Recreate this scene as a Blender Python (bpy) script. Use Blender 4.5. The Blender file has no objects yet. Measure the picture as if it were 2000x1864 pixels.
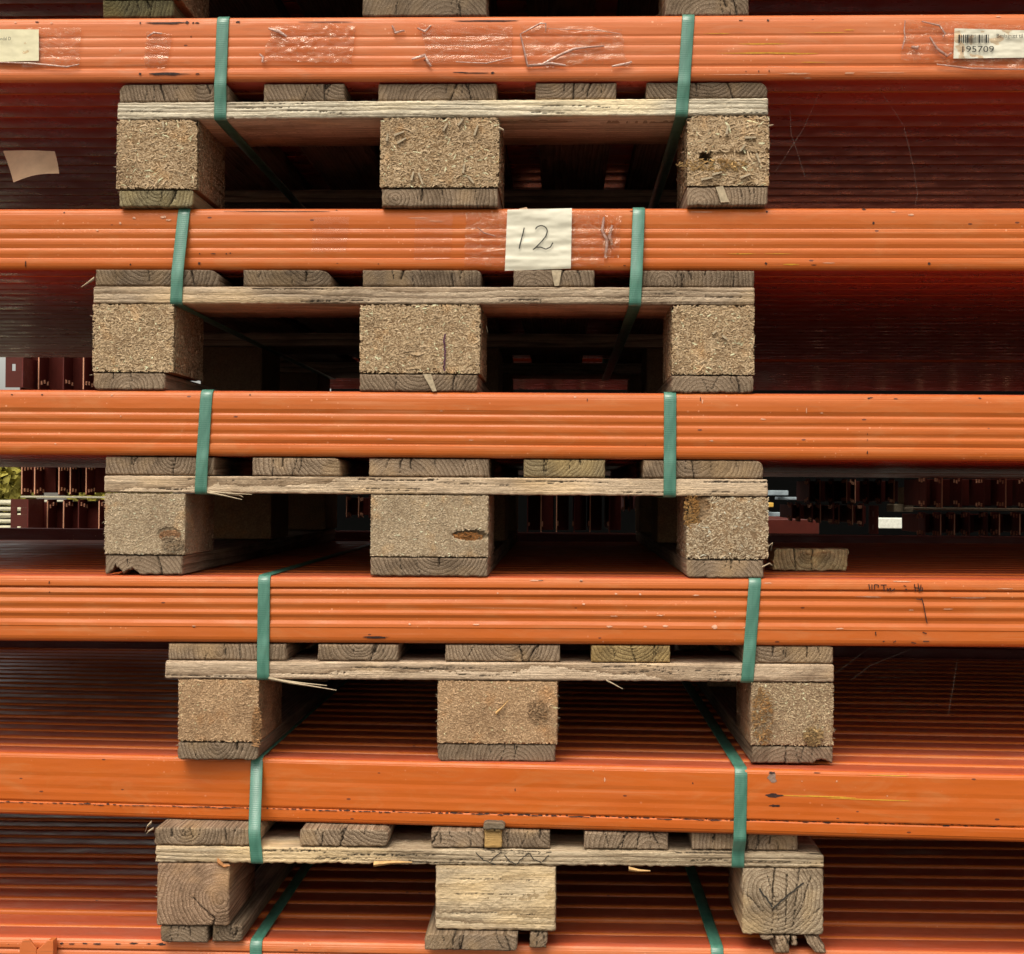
import bpy, math, random
import numpy as np
from mathutils import Matrix, Vector
S = bpy.context.scene
COL = S.collection
rng = np.random.default_rng(7)
random.seed(7)

# ---------------------------------------------------------------- camera
FPX, CX, CY, CAMY = 2800.0, 1000.0, 932.0, -1.75
RM = (Matrix.Rotation(math.radians(2.0), 3, 'Z') @ Matrix.Rotation(math.radians(90.47), 3, 'X')
      @ Matrix.Rotation(math.radians(0.43), 3, 'Z'))
cd = bpy.data.cameras.new('camera'); cam = bpy.data.objects.new('camera', cd); COL.objects.link(cam)
cam.matrix_world = Matrix.Translation((0, CAMY, 0)) @ RM.to_4x4()
cd.sensor_width = 36; cd.lens = 36 * FPX / 2000; cd.clip_start = 0.05; cd.clip_end = 2000
S.camera = cam

# ---------------------------------------------------------------- light
SUN_EL, SUN_AZ = 58, 200            # high soft light from behind the viewer
w = bpy.data.worlds.new("World"); S.world = w; w.use_nodes = True
nt = w.node_tree; bg = nt.nodes['Background']
sky = nt.nodes.new('ShaderNodeTexSky'); sky.sky_type = 'NISHITA'; sky.sun_disc = False
sky.sun_elevation = math.radians(SUN_EL); sky.sun_rotation = math.radians(SUN_AZ)
sky.air_density = 1.0; sky.dust_density = 4.0; sky.ozone_density = 1.0
hs = nt.nodes.new('ShaderNodeHueSaturation'); hs.inputs['Saturation'].default_value = 0.12
tn = nt.nodes.new('ShaderNodeMix'); tn.data_type = 'RGBA'; tn.blend_type = 'MULTIPLY'; tn.inputs[0].default_value = 1; tn.inputs[7].default_value = (1, .96, .86, 1)
nt.links.new(sky.outputs[0], hs.inputs['Color']); nt.links.new(hs.outputs[0], tn.inputs[6]); nt.links.new(tn.outputs[2], bg.inputs[0])
bg.inputs[1].default_value = 0.15
sd = bpy.data.lights.new('sun', 'SUN'); sun = bpy.data.objects.new('sun', sd); COL.objects.link(sun)
sd.energy = 1.4; sd.angle = math.radians(35); sd.color = (1, .91, .76)
a, e = math.radians(SUN_AZ), math.radians(SUN_EL)
sv = Vector((math.sin(a) * math.cos(e), math.cos(a) * math.cos(e), math.sin(e)))
sun.rotation_euler = sv.to_track_quat('Z', 'Y').to_euler()
S.view_settings.view_transform = 'Standard'; S.view_settings.look = 'None'
S.view_settings.exposure = 0.45; S.view_settings.gamma = 1; S.view_settings.use_curve_mapping = False
S.cycles.max_bounces = 10; S.cycles.diffuse_bounces = 6; S.cycles.transparent_max_bounces = 16

def P(px, py, Y=0.0):
    """where the sight line measured on the photograph meets the vertical plane at depth Y"""
    d = RM @ Vector(((px - CX) / FPX, -(py - CY) / FPX, -1))
    t = (Y - CAMY) / d.y
    return d.x * t, d.z * t

# ---------------------------------------------------------------- helpers
def hashf(ix, iy, seed):
    h = (ix.astype(np.int64) * 374761393 + iy.astype(np.int64) * 668265263 + seed * 1442695041) & 0xffffffff
    h = ((h ^ (h >> 13)) * 1274126177) & 0xffffffff
    h = (h ^ (h >> 16)) & 0xffffff
    return h / float(0xffffff)
def vn(x, y, seed=0):
    x = np.asarray(x, float); y = np.asarray(y, float) + 0 * x; x = x + 0 * y
    ix, iy = np.floor(x), np.floor(y); fx, fy = x - ix, y - iy
    fx = fx * fx * (3 - 2 * fx); fy = fy * fy * (3 - 2 * fy)
    a = hashf(ix, iy, seed); b = hashf(ix + 1, iy, seed); c = hashf(ix, iy + 1, seed); d = hashf(ix + 1, iy + 1, seed)
    return (a + (b - a) * fx + (c - a) * fy + (a - b - c + d) * fx * fy) * 2 - 1
def fbm(x, y, seed=0, o=3):
    s = 0; k = 1
    for i in range(o): s = s + k * vn(np.asarray(x) * 2 ** i, np.asarray(y) * 2 ** i, seed + i * 17); k *= .5
    return s / 1.75

def mesh_np(name, V, quads, ngons=(), mat=None, attrs=None, smooth=True, tris=None):
    me = bpy.data.meshes.new(name)
    V = np.asarray(V, np.float32)
    parts = []; tot = []
    if quads is not None and len(quads): q = np.asarray(quads, np.int32); parts.append(q.ravel()); tot += [4] * len(q)
    if tris is not None and len(tris): q = np.asarray(tris, np.int32); parts.append(q.ravel()); tot += [3] * len(q)
    for n in ngons: parts.append(np.asarray(n, np.int32)); tot.append(len(n))
    L = np.concatenate(parts); tot = np.array(tot, np.int32)
    st = np.concatenate([[0], np.cumsum(tot)[:-1]]).astype(np.int32)
    me.vertices.add(len(V)); me.vertices.foreach_set('co', V.ravel())
    me.loops.add(len(L)); me.loops.foreach_set('vertex_index', L)
    me.polygons.add(len(tot)); me.polygons.foreach_set('loop_start', st)
    me.update(calc_edges=True)
    if smooth: me.polygons.foreach_set('use_smooth', np.ones(len(tot), bool))
    for k, (typ, data) in (attrs or {}).items():
        at = me.attributes.new(k, typ, 'POINT')
        data = np.asarray(data, np.float32)
        at.data.foreach_set({'FLOAT': 'value', 'FLOAT_VECTOR': 'vector', 'FLOAT_COLOR': 'color'}[typ], data.ravel())
    me.validate()
    if mat: me.materials.append(mat)
    return me
def link(name, me, parent=None, label=None, cat=None, group=None, kind=None, color=None):
    o = bpy.data.objects.new(name, me); COL.objects.link(o)
    if parent: o.parent = parent
    if label: o['label'] = label
    if cat: o['category'] = cat
    if group: o['group'] = group
    if kind: o['kind'] = kind
    elif cat: o['kind'] = 'thing'
    if color is not None: o.color = (*color, 1)
    return o
def empty(name, loc, label, cat, group=None):
    o = link(name, None, None, label, cat, group); o.location = loc; o.empty_display_size = .05
    return o

class MB:
    def __init__(s): s.v = []; s.f = []
    def box(s, x0, x1, y0, y1, z0, z1):
        n = len(s.v)
        s.v += [(x0, y0, z0), (x1, y0, z0), (x1, y1, z0), (x0, y1, z0), (x0, y0, z1), (x1, y0, z1), (x1, y1, z1), (x0, y1, z1)]
        for f in ((0, 3, 2, 1), (4, 5, 6, 7), (0, 1, 5, 4), (1, 2, 6, 5), (2, 3, 7, 6), (3, 0, 4, 7)): s.f.append(tuple(n + i for i in f))
        return s
    def prism(s, pts, y0, y1):
        """outline in xz, extruded along y"""
        n = len(s.v); k = len(pts)
        s.v += [(x, y0, z) for x, z in pts] + [(x, y1, z) for x, z in pts]
        s.f.append(tuple(n + i for i in range(k))); s.f.append(tuple(n + k + i for i in reversed(range(k))))
        for i in range(k): j = (i + 1) % k; s.f.append((n + i, n + k + i, n + k + j, n + j))
        return s
    def ribbon(s, pts, wd, y):
        """flat pen or scratch line on a plane at y, pts in xz; wd width or list"""
        for i in range(len(pts) - 1):
            (x0, z0), (x1, z1) = pts[i], pts[i + 1]
            w0, w1 = (wd[i], wd[i + 1]) if hasattr(wd, '__len__') else (wd, wd)
            dx, dz = x1 - x0, z1 - z0; l = math.hypot(dx, dz) or 1; nx, nz = -dz / l / 2, dx / l / 2
            n = len(s.v)
            s.v += [(x0 - nx * w0, y, z0 - nz * w0), (x1 - nx * w1, y, z1 - nz * w1), (x1 + nx * w1, y, z1 + nz * w1), (x0 + nx * w0, y, z0 + nz * w0)]
            s.f.append((n, n + 1, n + 2, n + 3))
        return s
    def mesh(s, name, mat, smooth=False, bevel=0):
        me = bpy.data.meshes.new(name); me.from_pydata(s.v, [], s.f); me.update()
        if mat: me.materials.append(mat)
        if bevel:
            import bmesh
            bm = bmesh.new(); bm.from_mesh(me)
            bmesh.ops.bevel(bm, geom=bm.edges[:], offset=bevel, segments=2, affect='EDGES', profile=.5)
            bm.to_mesh(me); bm.free()
        if smooth: me.polygons.foreach_set('use_smooth', [True] * len(me.polygons))
        return me

# ---------------------------------------------------------------- materials
class NT:
    def __init__(s, name):
        s.m = bpy.data.materials.new(name); s.m.use_nodes = True; s.t = s.m.node_tree
        s.b = s.t.nodes['Principled BSDF']; s.out = s.t.nodes['Material Output']
    def n(s, typ, ins=None, **kw):
        nd = s.t.nodes.new('ShaderNode' + typ)
        for k, v in kw.items(): setattr(nd, k, v)
        for k, v in (ins or {}).items(): s.set(nd.inputs[k], v)
        return nd
    def set(s, inp, v):
        if hasattr(v, 'is_output') or isinstance(v, bpy.types.NodeSocket): s.t.links.new(v, inp)
        else: inp.default_value = v
    def math(s, op, a, b=0.0, c=None, clamp=False):
        ins = {0: a, 1: b}
        if c is not None: ins[2] = c
        return s.n('Math', ins, operation=op, use_clamp=clamp).outputs[0]
    def noise(s, vec, scale, detail=3, rough=.55, dist=0):
        ins = {'Scale': scale, 'Detail': detail, 'Roughness': rough, 'Distortion': dist}
        if vec is not None: ins['Vector'] = vec
        return s.n('TexNoise', ins).outputs[0]
    def mapr(s, v, a, b, c=0.0, d=1.0): return s.n('MapRange', {0: v, 1: a, 2: b, 3: c, 4: d}).outputs[0]
    def mix(s, f, a, b, typ='MIX'):
        nd = s.n('Mix', data_type='RGBA', blend_type=typ)
        s.set(nd.inputs[0], f); s.set(nd.inputs[6], a); s.set(nd.inputs[7], b); return nd.outputs[2]
    def scale(s, vec, xyz): return s.n('VectorMath', {0: vec, 1: xyz}, operation='MULTIPLY').outputs[0]
    def bump(s, h, strength, dist, normal=None):
        ins = {'Height': h, 'Strength': strength, 'Distance': dist}
        if normal is not None: ins['Normal'] = normal
        return s.n('Bump', ins).outputs[0]
    def fin(s, col, rough=.5, nrm=None, spec=None):
        s.set(s.b.inputs['Base Color'], col); s.set(s.b.inputs['Roughness'], rough)
        if nrm is not None: s.set(s.b.inputs['Normal'], nrm)
        if spec is not None: s.b.inputs['Specular IOR Level'].default_value = spec
        return s.m
C4 = lambda r, g, b: (r, g, b, 1)

def mat_paint(name, base, dirt, rough=.38, speck=1.0, lite=(.80, .36, .20)):
    t = NT(name)
    co = t.n('TexCoord').outputs['Object']
    oi = t.n('ObjectInfo')
    rv = t.n('VectorMath', {0: co, 1: t.n('CombineXYZ', {0: t.math('MULTIPLY', oi.outputs['Random'], 37.0), 1: 0.0, 2: 0.0}).outputs[0]}, operation='ADD').outputs[0]
    st = t.noise(t.scale(rv, (6, 60, 90)), 1, 4)
    big = t.noise(t.scale(rv, (3, 12, 12)), 1, 3)
    col = t.mix(t.mapr(st, .45, .8), base, C4(base[0] * .86, base[1] * .84, base[2] * .8))
    col = t.mix(t.mapr(big, .45, .75, 0, .5), col, C4(base[0] * 1.05, base[1] * 1.22, base[2] * 1.6))
    dul = t.noise(t.scale(rv, (9, 26, 34)), 1, 5, .7, 1.5)
    col = t.mix(t.mapr(dul, .50, .72, 0, .42), col, C4(base[0] * .95 + .03, base[1] * 1.5 + .03, base[2] * 2.5 + .03))
    rub = t.noise(t.scale(rv, (2.2, 300, 240)), 1, 3, .6)
    rg = t.mapr(t.noise(t.scale(rv, (5, 18, 18)), 1, 2), .50, .60)
    col = t.mix(t.math('MULTIPLY', t.mapr(rub, .60, .70, 0, .5), rg), col, C4(.72, .30, .14))
    # fine pale dust specks, clustered
    v = t.n('TexVoronoi', {'Vector': rv, 'Scale': 150.0}, feature='F1')
    gate = t.mapr(t.noise(t.scale(rv, (8, 30, 30)), 1, 2), .52, .66)
    rnd = t.n('SeparateColor', {0: v.outputs['Color']}).outputs[0]
    sp = t.math('MULTIPLY', t.math('LESS_THAN', v.outputs['Distance'], t.math('MULTIPLY', rnd, .2)), t.math('MULTIPLY', gate, .65 * speck))
    col = t.mix(sp, col, C4(*lite))
    v2 = t.n('TexVoronoi', {'Vector': t.scale(rv, (30, 45, 70)), 'Scale': 1.0}, feature='F1')
    r2 = t.n('SeparateColor', {0: v2.outputs['Color']}).outputs[1]
    ds = t.math('MULTIPLY', t.math('LESS_THAN', v2.outputs['Distance'], t.math('MULTIPLY', t.math('GREATER_THAN', r2, .93), .085)), .8)
    col = t.mix(ds, col, C4(.07, .02, .015))
    # faint grime streaks
    g = t.noise(t.scale(rv, (14, 200, 420)), 1, 5, .7)
    col = t.mix(t.mapr(g, .56, .76, 0, dirt), col, C4(.22, .10, .05))
    rr = t.mapr(t.noise(rv, 22, 4), .3, .7, rough - .07, rough + .16)
    b1 = t.bump(t.noise(t.scale(rv, (5, 20, 26)), 1, 3, .6), .34, .004)
    b2 = t.bump(t.noise(rv, 900, 2), .05, .0006, b1)
    return t.fin(col, rr, b2, .36)
ORANGE = C4(.51, .118, .018)
M_orange = mat_paint('orange_paint', ORANGE, .35)
M_orange_worn = mat_paint('faded_orange_paint', C4(.58, .150, .042), .6, .38, 1.6)
M_orange_clean = mat_paint('smooth_orange_paint', C4(.53, .112, .013), .2, .36, .5)
M_dusty = mat_paint('dusty_beam_top', C4(.50, .095, .038), .7, .36, 1.3, (.42, .25, .15))
M_under = mat_paint('underside_shade_red', C4(.44, .055, .032), .3, .27, 1.0, (.42, .25, .15))  # deep red bounce and shade between the layers put into this colour
M_redbrown = mat_paint('red_brown_paint', C4(.13, .018, .012), .6, .42, 1.0, (.4, .2, .12))

def mat_wood():
    t = NT('weathered_wood')
    gc = t.n('Attribute', attribute_name='gc').outputs['Vector']
    crk = t.n('Attribute', attribute_name='crack').outputs['Fac']
    oi = t.n('ObjectInfo')
    off = t.n('CombineXYZ', {0: t.math('MULTIPLY', oi.outputs['Random'], 11.0), 1: 0.0, 2: 0.0}).outputs[0]
    w1 = t.n('TexNoise', {'Vector': t.n('VectorMath', {0: t.scale(gc, (3, 22, 22)), 1: off}, operation='ADD').outputs[0], 'Scale': 1.0, 'Detail': 3.0})
    sub = t.n('VectorMath', {0: w1.outputs['Color'], 1: (.5, .5, .5)}, operation='SUBTRACT').outputs[0]
    wd = t.n('VectorMath', {0: gc, 1: t.scale(sub, (.0, .016, .016))}, operation='ADD').outputs[0]
    sp = t.n('SeparateXYZ', {0: wd})
    r = t.math('SQRT', t.math('ADD', t.math('POWER', t.math('ABSOLUTE', sp.outputs[1]), 2.0), t.math('POWER', t.math('ABSOLUTE', sp.outputs[2]), 2.0)))
    rn = t.math('ADD', r, t.math('MULTIPLY', t.noise(t.n('CombineXYZ', {0: t.math('MULTIPLY', r, 60.0), 1: oi.outputs['Random'], 2: 0.0}).outputs[0], 1.0, 2), .010))
    ph = t.math('FRACT', t.math('DIVIDE', rn, .0047))
    ring = t.math('POWER', ph, 1.8)                       # slow rise, sharp late-wood line
    fib = t.noise(t.scale(gc, (14, 700, 700)), 1, 3, .65)
    fib2 = t.noise(t.scale(gc, (90, 260, 260)), 1, 4, .7)
    blot = t.noise(t.n('VectorMath', {0: t.scale(gc, (9, 30, 30)), 1: off}, operation='ADD').outputs[0], 1, 4, .6)
    base = oi.outputs['Color']
    col = t.mix(t.math('MULTIPLY', ring, .85), base, t.mix(1.0, base, C4(.40, .34, .28), 'MULTIPLY'))
    col = t.mix(t.mapr(fib, .35, .66, .8, 0), col, t.mix(1.0, col, C4(.48, .44, .40), 'MULTIPLY'))
    col = t.mix(t.mapr(fib2, .55, .75, 0, .6), col, t.mix(1.0, col, C4(1.6, 1.55, 1.45), 'MULTIPLY'))
    col = t.mix(t.mapr(blot, .47, .66, 0, .75), col, t.mix(1.0, col, C4(.50, .47, .44), 'MULTIPLY'))
    col = t.mix(t.mapr(t.noise(t.n('VectorMath', {0: t.scale(gc, (6, 18, 18)), 1: off}, operation='ADD').outputs[0], 1, 2), .55, .75, 0, .5), col, t.mix(1.0, base, C4(1.35, 1.2, .9), 'MULTIPLY'))
    col = t.mix(crk, col, C4(.022, .016, .012))
    h = t.math('ADD', t.math('MULTIPLY', ring, -.7), t.math('MULTIPLY', fib, .9))
    h = t.math('ADD', h, t.math('MULTIPLY', fib2, .9))
    return t.fin(col, .82, t.bump(h, 1.0, .0016), .25)
M_wood = mat_wood()

def mat_chip():
    t = NT('pressed_chipboard')
    co = t.n('TexCoord').outputs['Object']
    tint = t.n('Attribute', attribute_name='tint').outputs['Color']
    n1 = t.noise(co, 420, 4, .7); n2 = t.noise(co, 19, 5, .65)
    col = t.mix(t.mapr(n1, .38, .66, .7, 0), tint, t.mix(1.0, tint, C4(.40, .33, .27), 'MULTIPLY'))
    col = t.mix(t.mapr(n2, .48, .68, 0, .6), col, t.mix(1.0, col, C4(.56, .52, .50), 'MULTIPLY'))
    col = t.mix(t.mapr(t.noise(co, 33, 3), .56, .70, 0, .5), col, t.mix(1.0, col, C4(1.25, 1.0, .72), 'MULTIPLY'))
    return t.fin(col, .85, t.bump(n1, .9, .0016), .2)
M_chip = mat_chip()

def mat_strap():
    t = NT('green_strap_plastic')
    gc = t.n('Attribute', attribute_name='gc').outputs['Vector']
    sp = t.n('SeparateXYZ', {0: gc})
    rib = t.math('SINE', t.math('MULTIPLY', t.math('ADD', sp.outputs[1], t.math('MULTIPLY', t.noise(gc, 60, 2), .0012)), 6.2832 / .0026))
    edge = t.mapr(t.math('ABSOLUTE', sp.outputs[0]), .0068, .0076)
    n = t.noise(t.scale(gc, (120, 25, 1)), 1, 3)
    col = t.mix(t.mapr(n, .4, .7), C4(.045, .165, .118), C4(.085, .245, .182))
    col = t.mix(t.math('MULTIPLY', edge, .6), col, C4(.16, .42, .27))
    gr = t.mapr(t.noise(gc, 35, 3), .58, .7, 0, .25)
    col = t.mix(gr, col, C4(.12, .13, .09))
    h = t.math('MULTIPLY', rib, t.math('SUBTRACT', 1.0, edge))
    return t.fin(col, t.mapr(t.noise(gc, 80, 2), .3, .7, .30, .45), t.bump(h, .12, .0004), .9)
M_strap = mat_strap()

def mat_simple(name, c, rough=.6, bump=0, var=.25, scale=80, spec=.4):
    t = NT(name); co = t.n('TexCoord').outputs['Object']
    n = t.noise(co, scale, 4, .6)
    col = t.mix(t.mapr(n, .35, .7), C4(*c), C4(*[x * (1 - var) for x in c]))
    return t.fin(col, rough, t.bump(n, bump, .001) if bump else None, spec)
M_paper = mat_simple('white_paper', (.72, .68, .55), .42, .35, .10, 40, .5)
M_paper2 = mat_simple('yellowed_paper', (.74, .68, .46), .5, .2, .12, 60)
M_kraft = mat_simple('brown_paper', (.48, .31, .19), .6, .3, .2, 60)
M_ink = mat_simple('black_ink', (.012, .011, .010), .5)
M_cray = mat_simple('crayon', (.06, .05, .04), .9, .8, .5, 700)
M_inkp = mat_simple('purple_ink', (.10, .03, .06), .8, 0, .4, 300)
M_rust = mat_simple('bare_dark_steel', (.045, .016, .012), .7, .8, .6, 400)
M_scr = mat_simple('pale_scratch', (.72, .38, .24), .5, .5, .3, 300)
M_yel = mat_simple('yellow_smear', (.70, .36, .03), .45, .3, .3, 200)
M_grey = mat_simple('grey_residue', (.34, .22, .17), .6, .4, .6, 150)
M_white = mat_simple('white_painted_steel', (.86, .86, .76), .4)
M_galv = mat_simple('galvanised_steel', (.30, .36, .40), .4, 0, .4, 30)
M_yellow = mat_simple('yellow_plastic', (.75, .45, .08), .5)
M_ground = mat_simple('gravel_ground', (.11, .095, .078), .9, .8, .5, 12)
M_slab = mat_simple('pale_concrete', (.62, .58, .42), .8, .5, .3, 9)
M_hedge = mat_simple('autumn_leaves', (.42, .36, .06), .7, 0, .75, 4)
M_bark = mat_simple('bark', (.08, .06, .045), .9, .8, .4, 20)
M_web = mat_simple('spider_silk', (.30, .26, .22), .5)
M_fresh = mat_simple('fresh_split_wood', (.66, .40, .16), .7, .6, .35, 160)

def mat_tape(name, tr, tint, lo=.07, hi=.5, wr=1.0):
    t = NT(name)
    co = t.n('TexCoord').outputs['Object']
    wv = t.noise(t.scale(co, (22, 1, 60)), 1, 4, .6, 1.2)
    w2 = t.noise(t.scale(co, (90, 1, 30)), 1, 3, .6, .5)
    h = t.math('ADD', wv, t.math('MULTIPLY', w2, .5))
    nrm = t.bump(h, .55 * wr, .005)
    t.fin(C4(*tint), .10, nrm, 1.0)
    tb = t.n('BsdfTransparent', {'Color': C4(*tr)})
    f = t.mapr(t.math('ABSOLUTE', t.math('SUBTRACT', h, .75)), 0, .035, hi, lo)
    fc = t.n('LayerWeight', {'Blend': .5, 'Normal': nrm}).outputs['Facing']
    fr = t.math('ADD', t.math('MULTIPLY', t.math('POWER', fc, 4.0), .9), .026)
    gl = t.n('BsdfGlossy', {'Color': C4(1, .95, .85), 'Roughness': .09, 'Normal': nrm})
    mx = t.n('MixShader', {0: f, 1: tb.outputs[0], 2: t.b.outputs[0]})
    m2 = t.n('MixShader', {0: t.math('MULTIPLY', fr, 1.1, clamp=True), 1: mx.outputs[0], 2: gl.outputs[0]})
    t.t.links.new(m2.outputs[0], t.out.inputs[0])
    return t.m
M_tape = mat_tape('clear_packing_tape', (.96, .88, .80), (.60, .30, .15), .06, .34)
M_tape2 = mat_tape('brownish_film', (.93, .82, .72), (.60, .28, .13), .10, .36)
M_tape3 = mat_tape('flat_film', (.98, .94, .90), (.60, .30, .14), .02, .05, .12)

# ---------------------------------------------------------------- measured levels of the stack (photo pixels: left x, right x, then y at left/right)
ROWS = [  # xl, xr, T0..T4 (top boards / stringer / blocks / bottom boards), depth of front
    (199, 1463, (-206, -216), (-171, -181), (-136, -146), (-2, -9), (34, 29), .0),
    (229, 1501, (163, 158), (199.5, 190.5), (234, 225), (370, 363), (404, 401.5), .0),
    (182, 1474, (525, 527), (558.5, 560.6), (593, 596), (727, 733), (761, 768), .0),
    (203, 1500, (891, 899.5), (928, 935.5), (962.5, 970.6), (1083.5, 1094), (1122, 1130), .0),
    (322, 1629, (1257, 1263), (1290, 1297.5), (1326, 1333.5), (1449, 1458.5), (1485, 1492), .0),
    (303, 1610, (1616, 1630), (1652, 1664.7), (1685, 1696), (1808, 1828), (1842, 1862), -.018),
]
def line(xl, yl, xr, yr, Y):
    (a, za), (b, zb) = P(xl, yl, Y), P(xr, yr, Y)
    s = (zb - za) / (b - a)
    return (za - s * a, s)                # z = z0 + s x
LV = []
for (xl, xr, *T, Y) in ROWS: LV.append([line(xl, t[0], xr, t[1], Y) for t in T] + [Y])
# a further, plainly built row below carries the lowest beams
last = LV[5][4]
b6 = (last[0] - .0795, last[1])
LV.append([b6, (b6[0] - .022, b6[1]), (b6[0] - .044, b6[1]), (b6[0] - .122, b6[1]), (b6[0] - .146, 0.0), .0])
zl = lambda L, x: L[0] + L[1] * x

# ---------------------------------------------------------------- boards with displaced fronts
def seg_dist(X, Z, pts):
    d = np.full(X.shape, 9.0); tt = np.zeros(X.shape); n = len(pts) - 1
    for i in range(n):
        (ax, az), (bx, bz) = pts[i], pts[i + 1]
        vx, vz = bx - ax, bz - az; L2 = vx * vx + vz * vz + 1e-12
        t = np.clip(((X - ax) * vx + (Z - az) * vz) / L2, 0, 1)
        dd = np.hypot(X - ax - t * vx, Z - az - t * vz)
        m = dd < d; d[m] = dd[m]; tt[m] = ((i + t) / n)[m]
    return d, tt

def slab_np(x0, x1, zb, zt, y0, y1, res=.0013, corners=(0, 0, 0, 0), r=.002, wob=.0006, cracks=(), relief=.0004,
            rings=(.004, .012, .03, .07), pits=(), notches=(), seed=0, skew=0.0):
    """zb, zt: (z0, slope) lines. corners: radius tl,tr,bl,br. Returns V, quads, ngon, crack, nfront"""
    W = x1 - x0; H = zl(zt, (x0 + x1) / 2) - zl(zb, (x0 + x1) / 2)
    nx = max(2, int(W / res)); nz = max(2, int(H / res))
    u = np.linspace(0, 1, nx + 1)[None, :] + np.zeros((nz + 1, 1)); v = np.linspace(0, 1, nz + 1)[:, None] + np.zeros((1, nx + 1))
    hz = v * H
    def inset(dist, c): return np.where(dist < c, c - np.sqrt(np.maximum(0, c * c - (c - dist) ** 2)), 0) if c > 0 else 0 * dist
    left = inset(H - hz, corners[0]) + inset(hz, corners[2]); right = inset(H - hz, corners[1]) + inset(hz, corners[3])
    xa = x0 + left + wob * fbm(hz * 250, 0, seed + 1); xb = x1 - right + wob * fbm(hz * 250, 5, seed + 2)
    X = xa + (xb - xa) * u
    bz = zb[0] + zb[1] * X + wob * fbm(X * 200, 9, seed + 3); tz = zt[0] + zt[1] * X - abs(wob) * .5 + wob * .5 * fbm(X * 200, 4, seed + 4)
    for (nx_, nw, nh, side) in notches:
        g = np.clip(1 - np.abs((X - nx_) / nw), 0, 1) ** .6 * nh * (1 + .4 * fbm(X * 500, 3, seed + 9))
        if side == 'b': bz = bz + g
        else: tz = tz - g
    Z = bz + (tz - bz) * v
    X = X + skew * (Z - bz)
    d = np.minimum(np.minimum(X - xa, xb - X), np.minimum(Z - bz, tz - Z)); d = np.clip(d, 0, r)
    rr = r * (1 + .5 * fbm(X * 120, Z * 120, seed + 5))
    Yd = rr * (1 - np.sqrt(np.clip(1 - (1 - d / r) ** 2, 0, 1)))
    Yd = Yd + relief * fbm(X * 400, Z * 400, seed + 6) + relief * .8 * fbm(X * 90, Z * 90, seed + 7)
    crack = np.zeros_like(X)
    for (pts, wd, dp) in cracks:
        jx = X + .0011 * fbm(X * 260, Z * 260, seed + 8); jz = Z + .0011 * fbm(X * 260 + 9, Z * 260, seed + 18)
        dd, tt = seg_dist(jx, jz, pts)
        ww = wd * (1 - .7 * tt)
        g = np.exp(-(dd / ww) ** 2)
        Yd = Yd + dp * g; crack = np.maximum(crack, np.clip(g * 1.25 - .2, 0, 1))
    for (cx, cz, rx, rz, dp, dark) in pits:
        q = ((X - cx) / rx) ** 2 + ((Z - cz) / rz) ** 2
        q = q * (1 + .5 * fbm(X * 300, Z * 500, seed + 11)); g = np.clip(1.15 - q, 0, 1) ** .6
        Yd = Yd + dp * g * (1 + .4 * fbm(X * 500, Z * 500, seed + 12)); crack = np.maximum(crack, g * dark)
    Yf = y0 + Yd
    V = np.stack([X, Yf, Z], -1).reshape(-1, 3); cr = crack.ravel()
    id_ = np.arange((nz + 1) * (nx + 1)).reshape(nz + 1, nx + 1)
    q = np.stack([id_[:-1, :-1], id_[:-1, 1:], id_[1:, 1:], id_[1:, :-1]], -1).reshape(-1, 4)
    loop = np.concatenate([id_[0, :], id_[1:, -1], id_[-1, -2::-1], id_[-2:0:-1, 0]])
    L = len(loop); base = V[loop]; quads = [q]; VV = [V]; CR = [cr]; prev = loop; n = len(V)
    cen = base.mean(0)
    ys = [y for y in rings if y < (y1 - y0) * .9] + [y1 - y0]
    for k, yy in enumerate(ys):
        ring = base.copy(); ring[:, 1] = y0 + yy
        if k < len(ys) - 1 or True:
            nn = wob * .8 * fbm(np.arange(L) * .08, yy * 60, seed + 30)
            dirv = ring[:, [0, 2]] - cen[[0, 2]]; dirv /= np.abs(dirv).max(0)
            ring[:, 0] += dirv[:, 0] * nn; ring[:, 2] += 0
        idx = n + np.arange(L); n += L
        VV.append(ring); CR.append(cr[loop] * (.8 if k < 2 else 0))
        nxt = np.roll(np.arange(L), -1)
        quads.append(np.stack([prev[nxt], prev, idx, idx[nxt]], -1)); prev = idx
    return np.concatenate(VV), np.concatenate(quads), [prev[::-1]], np.concatenate(CR)

def wood_piece(name, parent, x0, x1, zb, zt, y0, y1, color, axis='y', pith=None, label=None, seed=None, **kw):
    seed = int(rng.integers(1e5)) if seed is None else seed
    V, q, ng, cr = slab_np(x0, x1, zb, zt, y0, y1, seed=seed, **kw)
    cx = (x0 + x1) / 2; cz = (zl(zb, cx) + zl(zt, cx)) / 2
    if pith is None: pith = (rng.uniform(-.05, .05), rng.choice([-1, 1]) * rng.uniform(.004, .05))
    if axis == 'y': gc = np.stack([V[:, 1], V[:, 0] - cx - pith[0], V[:, 2] - cz - pith[1]], -1)
    else: gc = np.stack([V[:, 0] - cx, V[:, 1] - y0 - pith[0], V[:, 2] - cz - pith[1]], -1)
    gc = gc + np.array([0, 0, 0])
    me = mesh_np(name, V, q, ng, M_wood, {'gc': ('FLOAT_VECTOR', gc), 'crack': ('FLOAT', cr)})
    return link(name, me, parent, label=label, color=color)

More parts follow.
